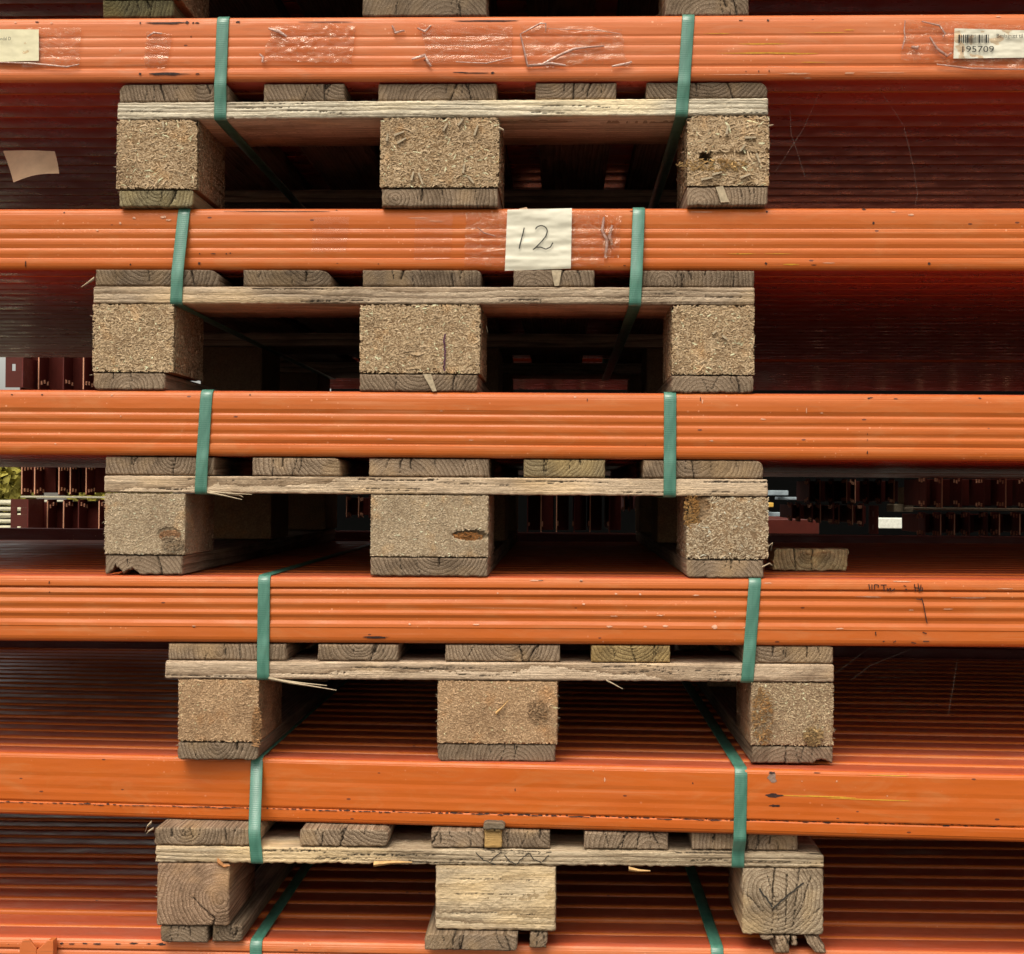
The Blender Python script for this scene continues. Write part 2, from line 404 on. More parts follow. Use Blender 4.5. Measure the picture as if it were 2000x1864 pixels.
def plain_wood(name, parent, x0, x1, y0, y1, z0, z1, color, axis):
    """a board end the viewer hardly sees: bevelled box with the same wood"""
    me = MB().box(x0, x1, y0, y1, z0, z1).mesh(name, M_wood, False, .0015)
    n = len(me.vertices); V = np.zeros(n * 3, np.float32); me.vertices.foreach_get('co', V); V = V.reshape(-1, 3)
    cx, cy, cz = (x0 + x1) / 2, (y0 + y1) / 2, (z0 + z1) / 2
    gc = np.stack([V[:, 1], V[:, 0] - cx + .02, V[:, 2] - cz + .03], -1) if axis == 'y' else np.stack([V[:, 0], V[:, 1] - cy + .02, V[:, 2] - cz + .03], -1)
    at = me.attributes.new('gc', 'FLOAT_VECTOR', 'POINT'); at.data.foreach_set('vector', gc.astype(np.float32).ravel())
    return link(name, me, parent, color=color)

def chips(n, org, U, Vv, N, su, sv, ln, wd, colA, colB, seed, lay=(.3, 1.0), lift=.0006, inset=.0, keep=None):
    """n thin shavings on the rectangle org + su*U + sv*Vv, outward N; pressed flat, mostly lying along U"""
    r = np.random.default_rng(seed)
    s = r.uniform(-.001, su + .001, n); t = r.uniform(-.0008, sv + .0008, n)
    if keep is not None: m = keep(s, t); s, t = s[m], t[m]; n = len(s)
    l = ln * np.exp(r.normal(0, .45, n)); w_ = wd * np.exp(r.normal(0, .3, n))
    big = r.random(n) < .03; l[big] *= 2.0; w_[big] *= 1.5
    ang = r.normal(0, .75, n); ang[r.random(n) < .25] = r.uniform(0, math.pi, (r.random(n) < 2).sum())[:(0)] if False else ang[0]
    ang = np.where(r.random(n) < .35, r.uniform(-1.57, 1.57, n), r.normal(0, .6, n))
    ti = r.normal(0, .07, n); tw = r.normal(0, .20, n)
    U, Vv, N, org = map(lambda a: np.asarray(a, float), (U, Vv, N, org))
    ca, sa = np.cos(ang)[:, None], np.sin(ang)[:, None]
    A = U * ca + Vv * sa; B = -U * sa + Vv * ca
    A2 = A * np.cos(ti)[:, None] + N * np.sin(ti)[:, None]
    B2 = B * np.cos(tw)[:, None] + N * np.sin(tw)[:, None]
    h = r.uniform(-.0002, lift, n)[:, None] - inset
    c = org + s[:, None] * U + t[:, None] * Vv + N * h
    bend = (r.normal(0, .12, n) * l)[:, None]
    rows = []
    for k in (-1, 0, 1):
        p = c + A2 * (k * l / 2)[:, None] + N * ((1 - k * k) * np.abs(bend) * .5) + B * ((1 - k * k) * bend * .6)
        ww = (w_ * (.5 if k else 1) / 2)[:, None]
        rows += [p - B2 * ww, p + B2 * ww]
    V = np.stack(rows, 1).reshape(-1, 3)
    rel = V - org; su_, sv_ = rel @ U, rel @ Vv
    V = V + np.outer(np.clip(su_, -.0003, su + .0003) - su_, U) + np.outer(np.clip(sv_, -.0003, sv + .0003) - sv_, Vv)
    i = np.arange(n)[:, None] * 6
    q = np.concatenate([i + [0, 2, 3, 1], i + [2, 4, 5, 3]])
    f = np.clip(r.beta(1.6, 2.0, n), 0, 1)[:, None]
    col = np.asarray(colA) * (1 - f) + np.asarray(colB) * f
    bright = r.random(n) < .025; col[bright] = np.asarray(colB) * 1.45
    col = np.clip(col, 0, .9)
    col = np.repeat(np.concatenate([col, np.ones((n, 1))], 1), 6, 0)
    return V, q, col

def chip_block(name, parent, x0, x1, zb, zt, y0, y1, ln, wd, dens, cA, cB, base, corners=(0, 0, 0, 0), pits=(), cracks=(), sides='', label=None, blot=None, relief=.0007, wob=.0012, rad=.004, cham=()):
    seed = int(rng.integers(1e5))
    V, q, ng, cr = slab_np(x0, x1, zb, zt, y0, y1, res=.0014, corners=corners, r=rad, wob=wob, pits=pits, cracks=cracks, relief=relief, seed=seed)
    for (sgn, cw) in cham:      # vertical corner chamfer: the outer edge of the block falls back
        xe = x1 if sgn > 0 else x0
        m = (V[:, 1] < y0 + .03); dist = np.abs(V[:, 0] - xe)
        V[:, 1] = np.where(m & (dist < cw), V[:, 1] + (cw - dist) * .8, V[:, 1])
    bc = np.tile([*base, 1], (len(V), 1)); 
    bc[:, :3] *= (1 - .85 * cr[:, None])
    W = x1 - x0; zc = (x0 + x1) / 2; z0 = zl(zb, zc); H = zl(zt, zc) - z0
    sets = [(V, q, bc)]
    def okf(s, t):
        m = (s > .0) & (s < W) & (t > 0.0005) & (t < H - .0005)
        for (cx, cz, rx, rz, dp, dk) in pits:
            m &= (((x0 + s - cx) / rx) ** 2 + ((z0 + t - cz) / rz) ** 2) > 1.1 + .0 * s
        for (sgn, cw) in cham: m &= (s < W - cw) if sgn > 0 else (s > cw)
        # rounded corners
        for (c, sx, sz) in ((corners[0], s, H - t), (corners[1], W - s, H - t), (corners[2], s, t), (corners[3], W - s, t)):
            if c > 0: m &= ~((sx < c) & (sz < c) & (np.hypot(c - sx, c - sz) > c))
        return m
    n = int(dens * W * H * 1e6)
    sets.append(chips(n, (x0, y0, z0), (1, 0, 0), (0, 0, 1), (0, -1, 0), W, H, ln, wd, cA, cB, seed + 1, keep=okf))
    for (sgn, cw) in cham:
        xe, cc = (x1, 1) if sgn > 0 else (x0, -1)
        k = math.hypot(cw, .8 * cw)
        sets.append(chips(int(dens * k * H * 1e6), (xe - cc * cw, y0, z0), (cc * cw / k, .8 * cw / k, 0), (0, 0, 1), (cc * .8 * cw / k, -cw / k, 0), k, H, ln, wd, cA, cB, seed + 5))
    D = y1 - y0
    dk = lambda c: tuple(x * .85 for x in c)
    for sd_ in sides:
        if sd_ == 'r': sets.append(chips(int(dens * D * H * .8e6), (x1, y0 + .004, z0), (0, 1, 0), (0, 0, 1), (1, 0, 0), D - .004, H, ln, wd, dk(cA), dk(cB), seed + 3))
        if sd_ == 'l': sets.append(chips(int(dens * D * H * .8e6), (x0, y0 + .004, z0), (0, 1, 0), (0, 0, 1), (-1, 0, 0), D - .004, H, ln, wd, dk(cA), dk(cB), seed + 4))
    VV, QQ, CC = [], [], []; n = 0
    for v, qq, c in sets: VV.append(v); QQ.append(qq + n); CC.append(c); n += len(v)
    me = mesh_np(name, np.concatenate(VV), np.concatenate(QQ), ng, M_chip, {'tint': ('FLOAT_COLOR', np.concatenate(CC))}, smooth=False)
    return link(name, me, parent, label=label)
def plain_block(name, parent, x0, x1, y0, y1, z0, z1, c):
    me = MB().box(x0, x1, y0, y1, z0, z1).mesh(name, M_chip, False, .003)
    col = np.tile([*c, 1], (len(me.vertices), 1)).astype(np.float32)
    at = me.attributes.new('tint', 'FLOAT_COLOR', 'POINT'); at.data.foreach_set('color', col.ravel())
    return link(name, me, parent)

GREY = lambda k=1.0: tuple(np.array((.45, .335, .235)) * k * rng.uniform(.9, 1.1))
def vcracks(x0, x1, zb, zt, n, wd=.0010, dp=.004):
    out = []
    for i in range(n + (3 if n else 0)):
        xc = rng.uniform(x0 + .15 * (x1 - x0), x1 - .15 * (x1 - x0)); a = zl(zb, xc) - .001; b = zl(zt, xc) + .001
        s = rng.normal(0, .006)
        p = [(xc, b), (xc + s * .5 + rng.normal(0, .001), (a + b) / 2 + rng.normal(0, .002)), (xc + s, a)]
        if rng.random() < .5: p = p[:2]
        if rng.random() < .4: p = p[::-1]
        out.append((p, wd * (rng.uniform(.7, 1.5) if i < n else .55), dp * (1 if i < n else .5)))
    return out

# ---------------------------------------------------------------- pallets
def pallet(row, label, tops, blocks, bottoms, scol, opt):
    xl, xr, *_ = ROWS[row] if row < 6 else (240, 1540, 0)
    T0, T1, T2, T3, T4, Y = LV[row]
    ymid = ROWS[row][2][0] if row < 6 else 1900
    X = lambda px, yy: P(px, yy, Y)[0]
    yy = [(ROWS[row][i][0] + ROWS[row][i][1]) / 2 for i in range(2, 7)] if row < 6 else [1900] * 5
    root = empty('euro_pallet', (0, 0, 0), label, 'pallet', 'weathered wooden pallets stacked between the beam layers')
    x0, x1 = X(xl, yy[1]), X(xr, yy[1])
    eps = .0004
    g = lambda L, d: (L[0] + d, L[1])
    # deck boards
    for i, tb in enumerate(tops):
        a, b, k = X(tb[0], yy[0]), X(tb[1], yy[0]), tb[2]
        kw = dict(tb[3]) if len(tb) > 3 else {}
        nc = kw.pop('nc', 2); c = kw.pop('color', None) or GREY(k); dy = kw.pop('dy', 0)
        wood_piece('deck_board', root, a, b, g(T1, eps), g(T0, -eps), Y + .002 + dy + rng.uniform(0, .003), Y + 1.2, c,
                   cracks=vcracks(a, b, T1, T0, nc) + kw.pop('cracks', []), wob=kw.pop('wob', .0006), **kw)
    # front stringer, then the two behind
    so = dict(opt.get('stringer', {})); sc = so.pop('cracks', [])
    rs = so.pop('dy', 0)
    hc = []
    for i in range(opt.get('hc', 7)):
        xc = rng.uniform(x0, x1); z = zl(T2, xc) + rng.uniform(.003, .019); l = rng.uniform(.03, .12)
        hc.append(([(xc, z), (xc + l / 2, z + rng.normal(0, .0012)), (xc + l, z + rng.normal(0, .002))], .0006, .0015))
    wood_piece('stringer_board', root, x0, x1, g(T2, eps), g(T1, -eps), Y + rs, Y + .145, scol, axis='x', pith=opt.get('pith', (.05, .012)),
               cracks=hc + sc, corners=opt.get('sc', (.0015,) * 4), relief=.0006, **so)
    zm = lambda L: zl(L, 0.0)
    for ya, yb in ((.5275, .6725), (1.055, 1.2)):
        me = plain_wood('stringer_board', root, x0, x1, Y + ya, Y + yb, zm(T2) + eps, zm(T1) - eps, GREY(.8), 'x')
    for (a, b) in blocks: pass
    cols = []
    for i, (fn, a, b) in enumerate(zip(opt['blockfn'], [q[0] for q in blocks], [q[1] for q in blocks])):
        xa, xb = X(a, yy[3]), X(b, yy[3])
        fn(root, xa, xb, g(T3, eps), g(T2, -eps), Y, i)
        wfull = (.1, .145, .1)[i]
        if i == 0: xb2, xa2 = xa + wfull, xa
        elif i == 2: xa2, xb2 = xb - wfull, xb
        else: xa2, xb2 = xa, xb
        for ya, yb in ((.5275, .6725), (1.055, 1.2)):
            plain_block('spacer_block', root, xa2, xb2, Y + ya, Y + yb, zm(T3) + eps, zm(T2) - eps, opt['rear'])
    for bt in bottoms:
        a, b = X(bt[0], yy[4]), X(bt[1], yy[4]); kw = dict(bt[3]) if len(bt) > 3 else {}
        nc = kw.pop('nc', 1); c = kw.pop('color', None) or GREY(bt[2]); dy = kw.pop('dy', 0)
        zb_ = kw.pop('zb', g(T4, .0002)); zt_ = kw.pop('zt', g(T3, -eps)); ye = kw.pop('ye', 1.2)
        wood_piece(kw.pop('name', 'base_board'), root, a, b, zb_, zt_, Y + dy + rng.uniform(0, .003), Y + ye, c,
                   cracks=vcracks(a, b, T4, T3, nc) + kw.pop('cracks', []), wob=kw.pop('wob', .0008), **kw)
    return root

# chip palettes: dark valley, light flake, backing
def CB(ln, wd, dens, cA, cB, base, **k):
    def f(root, xa, xb, zb, zt, Y, i):
        kk = dict(k); per = kk.pop('per', {}); kk.update(per.get(i, {}))
        if 'pitf' in kk: kk['pits'] = kk.pop('pitf')(xa, xb, zl(zb, xa), zl(zt, xa))
        yd = .145
        chip_block('spacer_block', root, xa, xb, zb, zt, Y + .001, Y + yd, ln, wd, dens, cA, cB, base, sides=('r', 'r', 'l')[i], **kk)
    return f
COARSE = ((.50, .35, .20), (.82, .63, .42), (.33, .22, .12))
COARSE2 = ((.54, .39, .23), (.82, .63, .42), (.38, .26, .15))
FINE = ((.56, .44, .30), (.78, .63, .45), (.50, .39, .26))
FINE2 = ((.60, .40, .235), (.84, .58, .36), (.50, .33, .19))
cf = lambda **k: CB(.0040, .0013, .36, *COARSE, rad=.006, **k)
cf2 = lambda **k: CB(.0036, .0013, .36, *COARSE2, rad=.006, **k)
ff = lambda **k: CB(.0020, .0010, .42, *FINE, rad=.002, relief=.0004, wob=.0006, **k)
ff2 = lambda **k: CB(.0022, .0010, .40, *FINE2, rad=.0025, relief=.0005, wob=.0009, **k)

pallet(0, 'dark damp pallet cut off by the upper edge of the photo', [(199, 430, .5), (483, 643, .5), (708, 940, .5), (1016, 1175, .5), (1232, 1463, .5)],
       [(199, 350), (710, 942), (1303, 1463)], [(199, 338, .62, {'corners': (0, .004, .003, .004), 'nc': 2, 'color': (.16, .14, .07)}), (708, 950, .62, {'nc': 1}), (1300, 1463, .7, {'nc': 2})], GREY(.9),
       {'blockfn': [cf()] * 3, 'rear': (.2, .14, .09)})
pallet(1, 'pallet with pale cream stringer and coarse flaky chipboard blocks, directly below the topmost full beam',
       [(232, 446, .75, {'corners': (.009, .006, 0, 0), 'nc': 2}), (514, 672, .8, {'nc': 3}), (738, 969, .75, {'nc': 3}), (1046, 1204, .8), (1263, 1500, .65, {'corners': (0, .011, 0, 0), 'nc': 3})],
       [(227, 384), (742, 974), (1342, 1502)],
       [(231, 376, 1.05, {'corners': (0, .003, .002, .004), 'color': (.40, .34, .20), 'pith': (0, .014)}), (745, 972, .9, {'pith': (-.055, 0)}), (1342, 1500, .9, {'corners': (0, 0, .002, .005)})],
       (.95, .86, .68), {'blockfn': [cf(corners=(.004, .012, 0, .0)), cf(corners=(.009, .008, 0, 0)), CB(.0058, .0016, .26, *COARSE, rad=.006, corners=(.008, .006, 0, 0),
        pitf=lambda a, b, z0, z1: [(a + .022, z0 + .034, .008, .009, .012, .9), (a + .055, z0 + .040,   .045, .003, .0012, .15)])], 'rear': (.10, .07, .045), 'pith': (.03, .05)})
pallet(2, 'pallet with a knotty grey stringer below the beam that carries the handwritten 12',
       [(185, 428, .62, {'corners': (0, .014, 0, 0), 'nc': 2}), (474, 646, .55, {'corners': (0, .014, 0, 0), 'nc': 2}), (708, 939, .6, {'corners': (0, .006, 0, 0), 'nc': 4}), (1003, 1161, .62), (1254, 1474, .65, {'nc': 3})],
       [(180, 338), (702, 937), (1312, 1473)],
       [(181, 322, .85, {'corners': (0, .003, .006, .003), 'pith': (.0, -.012)}), (702, 932, .85, {'pith': (0, .03)}), (1312, 1471, .75, {'corners': (0, 0, 0, .004), 'wob': .0014, 'pith': (-.01, -.02)})],
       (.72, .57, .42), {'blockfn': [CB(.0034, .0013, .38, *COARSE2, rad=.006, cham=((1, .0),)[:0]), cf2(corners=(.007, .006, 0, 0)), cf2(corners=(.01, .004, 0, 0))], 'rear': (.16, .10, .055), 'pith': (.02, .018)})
pallet(3, 'pallet with smooth fine-grained chipboard blocks, two of them gouged orange',
       [(203, 416, .95, {'nc': 2}), (492, 664, .9, {'corners': (0, .008, 0, 0), 'nc': 1}), (720, 955, .9, {'nc': 2}), (1023, 1182, .9, {'color': (.42, .33, .19), 'pith': (-.03, .03)}), (1257, 1491, .95, {'corners': (0, .008, 0, 0), 'pith': (-.01, .022)})],
       [(203, 360), (723, 953), (1341, 1501)],
       [(204, 354, .85, {'pith': (-.005, -.03), 'notches': [(P(225, 1100)[0], .009, .010, 'b'), (P(255, 1100)[0], .010, .007, 'b')]}), (723, 952, .8, {'pith': (.01, .028)}), (1341, 1492, .8, {'corners': (0, 0, .005, 0), 'pith': (-.01, -.035)})],
       (.76, .59, .42), {'blockfn': [ff(pitf=lambda a, b, z0, z1: [(a + .080, z0 + .026, .014, .008, .003, .15)]),
        ff(pitf=lambda a, b, z0, z1: [(b - .022, z0 + .027, .022, .0065, .009, .35)]), CB(.0028, .0012, .32, (.52, .39, .25), (.86, .72, .52), (.36, .25, .15), rad=.005, relief=.0008,
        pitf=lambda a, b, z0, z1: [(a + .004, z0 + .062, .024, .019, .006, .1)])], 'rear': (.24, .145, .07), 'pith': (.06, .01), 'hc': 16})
pallet(4, 'pallet set furthest right with a long pale splinter hanging under its stringer',
       [(327, 558, .95, {'nc': 1, 'pith': (-.01, .0)}), (620, 777, .95, {'nc': 2, 'pith': (0, .015)}), (869, 1094, .95, {'nc': 2, 'pith': (.01, .02)}), (1155, 1309, 1.1, {'color': (.52, .38, .18), 'pith': (0, .03)}), (1453, 1629, 1.0, {'pith': (-.02, .03), 'corners': (0, .003, 0, 0)})],
       [(347, 504), (854, 1088), (1467, 1628)],
       [(346, 504, .85, {'wob': .0014, 'corners': (0, .002, .006, .006), 'pith': (0, .01)}), (854, 1084, .75, {'corners': (0, 0, .008, 0)}), (1469, 1627, .75, {'notches': [(P(1606, 1480)[0], .010, .005, 'b')]})],
       (.76, .59, .43), {'blockfn': [ff2(), ff2(), CB(.0022, .0010, .40, (.48, .36, .22), (.80, .63, .42), (.38, .27, .17), rad=.0025)], 'rear': (.22, .15, .09), 'hc': 12, 'pith': (.05, .01)})

# lowest full pallet: solid timber blocks
def solid_end(c, pith, cracks=(), depth=.145, name='spacer_block'):
    def f(root, xa, xb, zb, zt, Y, i):
        W = xb - xa; z0 = zl(zb, xa); H = zl(zt, xa) - z0
        ck = [([(xa + p[0] * W, z0 + p[1] * H) for p in pl], wd, dp) for pl, wd, dp in cracks]
        wood_piece(name, root, xa, xb, zb, zt, Y, Y + depth, c, cracks=ck, pith=(pith[0] * W, pith[1] * H), corners=(.002, .002, .002, .005), wob=.0009)
    return f
def solid_side(c):
    def f(root, xa, xb, zb, zt, Y, i):
        wood_piece('spacer_block', root, xa, xb, zb, zt, Y, Y + .145, c, axis='x', pith=(-.08, .01), corners=(.001, .001, .003, .001), wob=.0009, relief=.0007,
                   cracks=[([(xa + .02, zl(zb, xa) + k), (xa + .06, zl(zb, xa) + k + .001), (xa + .12, zl(zb, xa) + k)], .0005, .001) for k in (.02, .043, .061)])
    return f
V5 = ROWS[5][-1]
z5b = LV[5][4]
def zl_off(L, d): return (L[0] + d, L[1])
pal5 = pallet(5, 'battered lowest pallet with solid timber blocks and a crayon zigzag on its stringer',
       [(300, 500, 1.0, {'corners': (.004, .003, .003, 0), 'nc': 4, 'wob': .0013}), (585, 758, .95, {'nc': 3, 'corners': (.002, .006, 0, .008), 'wob': .001}),
        (842, 945, .85, {'nc': 2, 'wob': .001}), (958, 1074, .85, {'nc': 1, 'corners': (.003, 0, 0, 0)}), (1142, 1305, .85, {'nc': 3, 'wob': .001}), (1352, 1559, 1.0, {'nc': 5, 'wob': .001})],
       [(306, 447), (850, 1085), (1450, 1608)],
       [(312, 404, .75, {'corners': (.002, 0, .004, 0)}), (412, 470, .8, {'corners': (0, .002, 0, .005), 'dy': .004}), (831, 1011, .7, {'dy': -.012, 'corners': (.006, 0, 0, .005), 'nc': 3}),
        (1035, 1068, .8, {'wob': .0018, 'nc': 1, 'ye': .2}), (1486, 1512, 1.0, {'wob': .002, 'nc': 0, 'ye': .3, 'zb': zl_off(z5b, .014), 'corners': (0, 0, .006, 0)}), (1515, 1542, 1.0, {'wob': .0016, 'nc': 1, 'dy': -.004}),
        (1547, 1558, 1.0, {'wob': .002, 'nc': 0, 'ye': .1, 'zb': zl_off(z5b, .008)}), (1590, 1616, 1.0, {'wob': .0025, 'nc': 0, 'skew': -.6})],
       (.80, .65, .46), {'blockfn': [solid_end((.50, .335, .225), (.36, -.08), [([(.78, 0), (.80, .12), (.62, .3)], .0012, .006), ([(.62, .3), (.5, .45)], .0008, .003)]), solid_side((.72, .58, .40)),
        solid_end((.56, .44, .31), (-.1, .1), [([(.40, 1), (.37, .6), (.38, .3), (.36, 0)], .0009, .006), ([(.55, .9), (.54, .4), (.53, 0)], .0008, .004), ([(.70, 1), (.66, .5), (.62, .1)], .0007, .003), ([(.05, .6), (.3, .3)], .0006, .002), ([(.85, .9), (.72, .4), (.6, .1)], .0006, .003), ([(.3, .9), (.42, .45), (.45, .2)], .0006, .002), ([(.95, .4), (.65, .1)], .0005, .002)])],
        'rear': (.22, .15, .09), 'sc': (.001, .006, .001, .003), 'stringer': {'wob': .0016}, 'hc': 16, 'pith': (.02, .03)})
# supporting pallet under the lowest beams, below the frame
pallet(6, 'plain pallet under the lowest beams, standing on the ground', [(300, 530, .9), (585, 745, .9), (842, 1074, .9), (1142, 1305, .9), (1352, 1559, .9)],
       [(303, 463), (831, 1063), (1400, 1560)], [(303, 463, .9), (831, 1063, .9), (1400, 1560, .9)], GREY(1),
       {'blockfn': [lambda root, xa, xb, zb, zt, Y, i: plain_block('spacer_block', root, xa, xb, Y, Y + .145, zl(zb, 0), zl(zt, 0), (.25, .18, .11))] * 3, 'rear': (.22, .15, .09)})

# ---------------------------------------------------------------- steel beams
BW = .0572; NB = 21
def saw(n0, n1, k, amp):
    pts = []; s = (n1 - n0) / k
    for i in range(k): pts += [(n0 + s * (i + .0), 0), (n0 + s * (i + .32), amp), (n0 + s * (i + .46), amp), (n0 + s * (i + .92), 0)]
    return pts
# each profile: (fraction of height from the top, inset in mm)
PR_RIB = [(0, 7), (.012, 4.2), (.035, 2.2), (.07, 1.0), (.10, .5), (.13, .2), (.30, 0), (.335, 2.0), (.36, 2.1), (.42, .3), (.44, .2), (.475, 1.9), (.51, 2.0), (.575, .3), (.60, .3), (.64, 1.8), (.67, 1.9), (.73, .3), (.75, .3), (.79, 1.9), (.805, 2.2), (.815, .6), (.83, .1), (.90, 0), (.94, .6), (.97, 1.8), (.99, 3.6), (1, 6)]
def bands(bs, a):
    out = []
    for b0, b1 in zip(bs[:-1], bs[1:]):
        w_ = b1 - b0; out += [(b0 + .002, a), (b0 + .16 * w_, .25 * a), (b0 + .34 * w_, 0), (b0 + .6 * w_, .15 * a), (b0 + .97 * w_, a * .95)]
    return out
TOPC = [(0, 7), (.012, 4.2), (.035, 2.2), (.07, 1.0), (.10, .5), (.13, .2), (.20, 0)]
ENDC = [(.86, 0), (.90, 0), (.94, .6), (.97, 1.8), (.99, 3.6), (1, 6)]
PR_L1 = TOPC + [(.30, .25), (.33, .9)] + bands([.335, .47, .62, .76], .75) + [(.77, 1.2), (.80, 1.9), (.815, .5)] + ENDC
PR_L2 = TOPC + [(.27, .2), (.333, 1.1)] + bands([.335, .49, .65, .805], 1.3) + [(.81, 1.5), (.82, .4)] + ENDC
PR_L3 = TOPC + [(.28, .1), (.33, 1.5), (.345, 1.7), (.37, .5), (.40, .2), (.44, .35), (.475, 1.3), (.50, 1.5), (.525, .5), (.56, .2), (.60, .35), (.64, 1.3), (.665, 1.4), (.69, .4), (.72, .2), (.75, .5), (.79, 1.6), (.81, 1.9), (.82, .4)] + ENDC
PR_FLAT = [(0, 7), (.012, 4.2), (.035, 2.2), (.07, 1.0), (.10, .5), (.13, .2), (.30, 0), (.335, 1.0), (.37, .9), (.44, .2), (.475, .9), (.52, .9), (.59, .2), (.63, .9), (.68, .9), (.74, .4), (.77, 1.6), (.80, 2.0), (.813, .6), (.83, 0), (.89, -.3), (.93, .4), (.965, 1.6), (.985, 3.2), (1, 6)]
PR_STEP = [(0, 6), (.012, 3.4), (.04, 1.6), (.07, .8), (.10, .3), (.15, .1), (.165, .6), (.172, 4), (.182, 4), (.188, 2.2), (.21, 1.0), (.245, .1), (.26, 0), (.295, 1.7), (.34, 2.1), (.39, .4), (.42, .3), (.47, 1.6), (.50, 1.7), (.54, .3), (.57, .2), (.615, 1.9), (.66, 2.2), (.71, .2), (.76, -.2), (.77, .2), (.80, .2), (.91, 0), (.95, .8), (.975, 2.1), (.99, 3.6), (1, 6)]
PR_SEAM = [(0, 5), (.008, 3), (.02, 1.6), (.045, .5), (.07, .1), (.30, 0), (.36, .45), (.42, .1), (.50, .0), (.56, .4), (.62, .1), (.68, .35), (.745, .2), (.765, .8), (.772, 2.6), (.778, 2.6), (.785, .3), (.80, -.2), (.86, -.3), (.93, .0), (.965, .9), (.985, 2.4), (1, 4.5)]
def smooth_prof(p, H, n=130):
    f = np.array([a for a, _ in p]); i = np.array([b for _, b in p])
    t = np.unique(np.concatenate([np.linspace(0, 1, n), f]))
    y = np.interp(t, f, i)
    k = np.array([.25, .5, .25])
    y2 = np.convolve(np.pad(y, 1, 'edge'), k, 'valid')
    y2[0], y2[-1] = y[0], y[-1]
    return [(-(a) * H, b / 1000) for a, b in zip(t, y2)]
X0B, X1B = -1.75, 1.85
def dusty_tops(me):
    me.materials.append(M_dusty)
    nrm = np.zeros(len(me.polygons) * 3, np.float32); me.polygons.foreach_get('normal', nrm)
    cen = np.zeros(len(me.polygons) * 3, np.float32); me.polygons.foreach_get('center', cen)
    m = (nrm.reshape(-1, 3)[:, 2] > .8) & (cen.reshape(-1, 3)[:, 1] > .004)
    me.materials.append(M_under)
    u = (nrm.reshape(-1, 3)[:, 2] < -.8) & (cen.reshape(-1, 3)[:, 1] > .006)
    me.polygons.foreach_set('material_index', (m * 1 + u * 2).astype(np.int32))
def front_beam_mesh(prof, H, mat, seed, STEP=.002):
    pr = smooth_prof(prof, H)                       # (z below top, inset)
    # closed section in (y,z): front face down, then bottom, back, top
    sec = [(i, z) for z, i in pr]
    R = .0045; b = BW - .0006
    bot = [(b - R, -H), (b - R * .3, -H + R * .3), (b, -H + R)]; top = [(b, -R - STEP), (b - R * .3, -R * .3 - STEP), (b - R, -STEP), (.024, -STEP), (.020, -STEP * .6), (.016, 0)]
    sec = sec + bot + top
    sec = np.array(sec); n = len(sec)
    xs = np.linspace(X0B, X1B, 121); m = len(xs)
    V = np.zeros((m, n, 3)); V[..., 0] = xs[:, None]
    V[..., 1] = sec[None, :, 0] + .0005 * fbm(xs * 3.1, 0, seed, 2)[:, None] + .00022 * fbm(xs[:, None] * 7, sec[None, :, 1] * 60, seed + 3, 2)
    V[..., 2] = sec[None, :, 1] + .0004 * fbm(xs * 2.3, 7, seed + 1, 2)[:, None]
    idx = np.arange(m * n).reshape(m, n); j = np.roll(np.arange(n), -1)
    q = np.stack([idx[:-1], idx[:-1][:, j], idx[1:][:, j], idx[1:]], -1).reshape(-1, 4)
    me = mesh_np('beam', V.reshape(-1, 3), q, [idx[0], idx[-1][::-1]], mat)
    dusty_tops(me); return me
def rear_beam_mesh(H, mat, seed, STEP=.002):
    R = .0040; b = BW - .0012
    sec = []
    Q = .0018
    for (cy, cz, a0) in ((R, -R, 90), (Q, -H + Q, 180), (b - Q, -H + Q, 270), (b - R, -R, 0)):
        R = .0040 if a0 in (90, 0) else Q
        for k in range(5):
            a = math.radians(a0 + k * 22.5); sec.append((cy + R * math.cos(a), cz + R * math.sin(a)))
    # the top face drops behind the front lip, so each next beam shows a sliver of its front
    sec = [(y, z if z < -.02 else z - STEP * np.clip((y - .016) / .006, 0, 1)) for y, z in sec[:5] + sec[5:10] + sec[10:]]
    sec += [(.024, -STEP), (.020, -STEP * .6), (.016, 0)]
    sec = np.array(sec); n = len(sec); xs = np.linspace(X0B, X1B, 41); m = len(xs)
    V = np.zeros((m, n, 3)); V[..., 0] = xs[:, None]; V[..., 1] = sec[None, :, 0]; V[..., 2] = sec[None, :, 1] + .0004 * fbm(xs * 2.3, 7, seed + 1, 2)[:, None]
    idx = np.arange(m * n).reshape(m, n); j = np.roll(np.arange(n), -1)
    q = np.stack([idx[:-1], idx[:-1][:, j], idx[1:][:, j], idx[1:]], -1).reshape(-1, 4)
    me = mesh_np('beam', V.reshape(-1, 3), q, [idx[0], idx[-1][::-1]], mat)
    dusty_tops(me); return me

# layer i lies on pallet row i and carries pallet row i-1 ; (front depth, profile, material)
ORD = ['hidden uppermost', 'topmost', 'second', 'third', 'fourth', 'fifth', 'lowest']
LAY = [(0, PR_FLAT, M_orange_worn), (-.004, PR_L1, M_orange_worn), (.010, PR_L2, M_orange), (-.001, PR_L3, M_orange), (0, PR_STEP, M_orange), (-.013, PR_SEAM, M_orange_clean), (-.004, PR_STEP, M_orange_worn)]
FL = ['', 'faded orange front beam of the topmost layer with torn tape and two paper labels', 'ribbed orange front beam bearing the white sheet marked 12',
      'clean ribbed orange front beam at mid height, below the beam marked 12', 'orange front beam with a split upper lip and dark scribbles near its right end',
      'smooth orange front beam with a dirty seam along its lower edge', 'scuffed orange front beam at the very bottom edge beside the small bracket']
BTOP, BBOT, BY = [], [], []
YAW = [0, 0, 0, 0, 0, -.080, 0]      # the fifth layer lies slightly askew on its pallet
by_at = lambda i, x: BY[i] + YAW[i] * x
STP = [.001, .001, .001, .001, .0005, .0020, .0026]
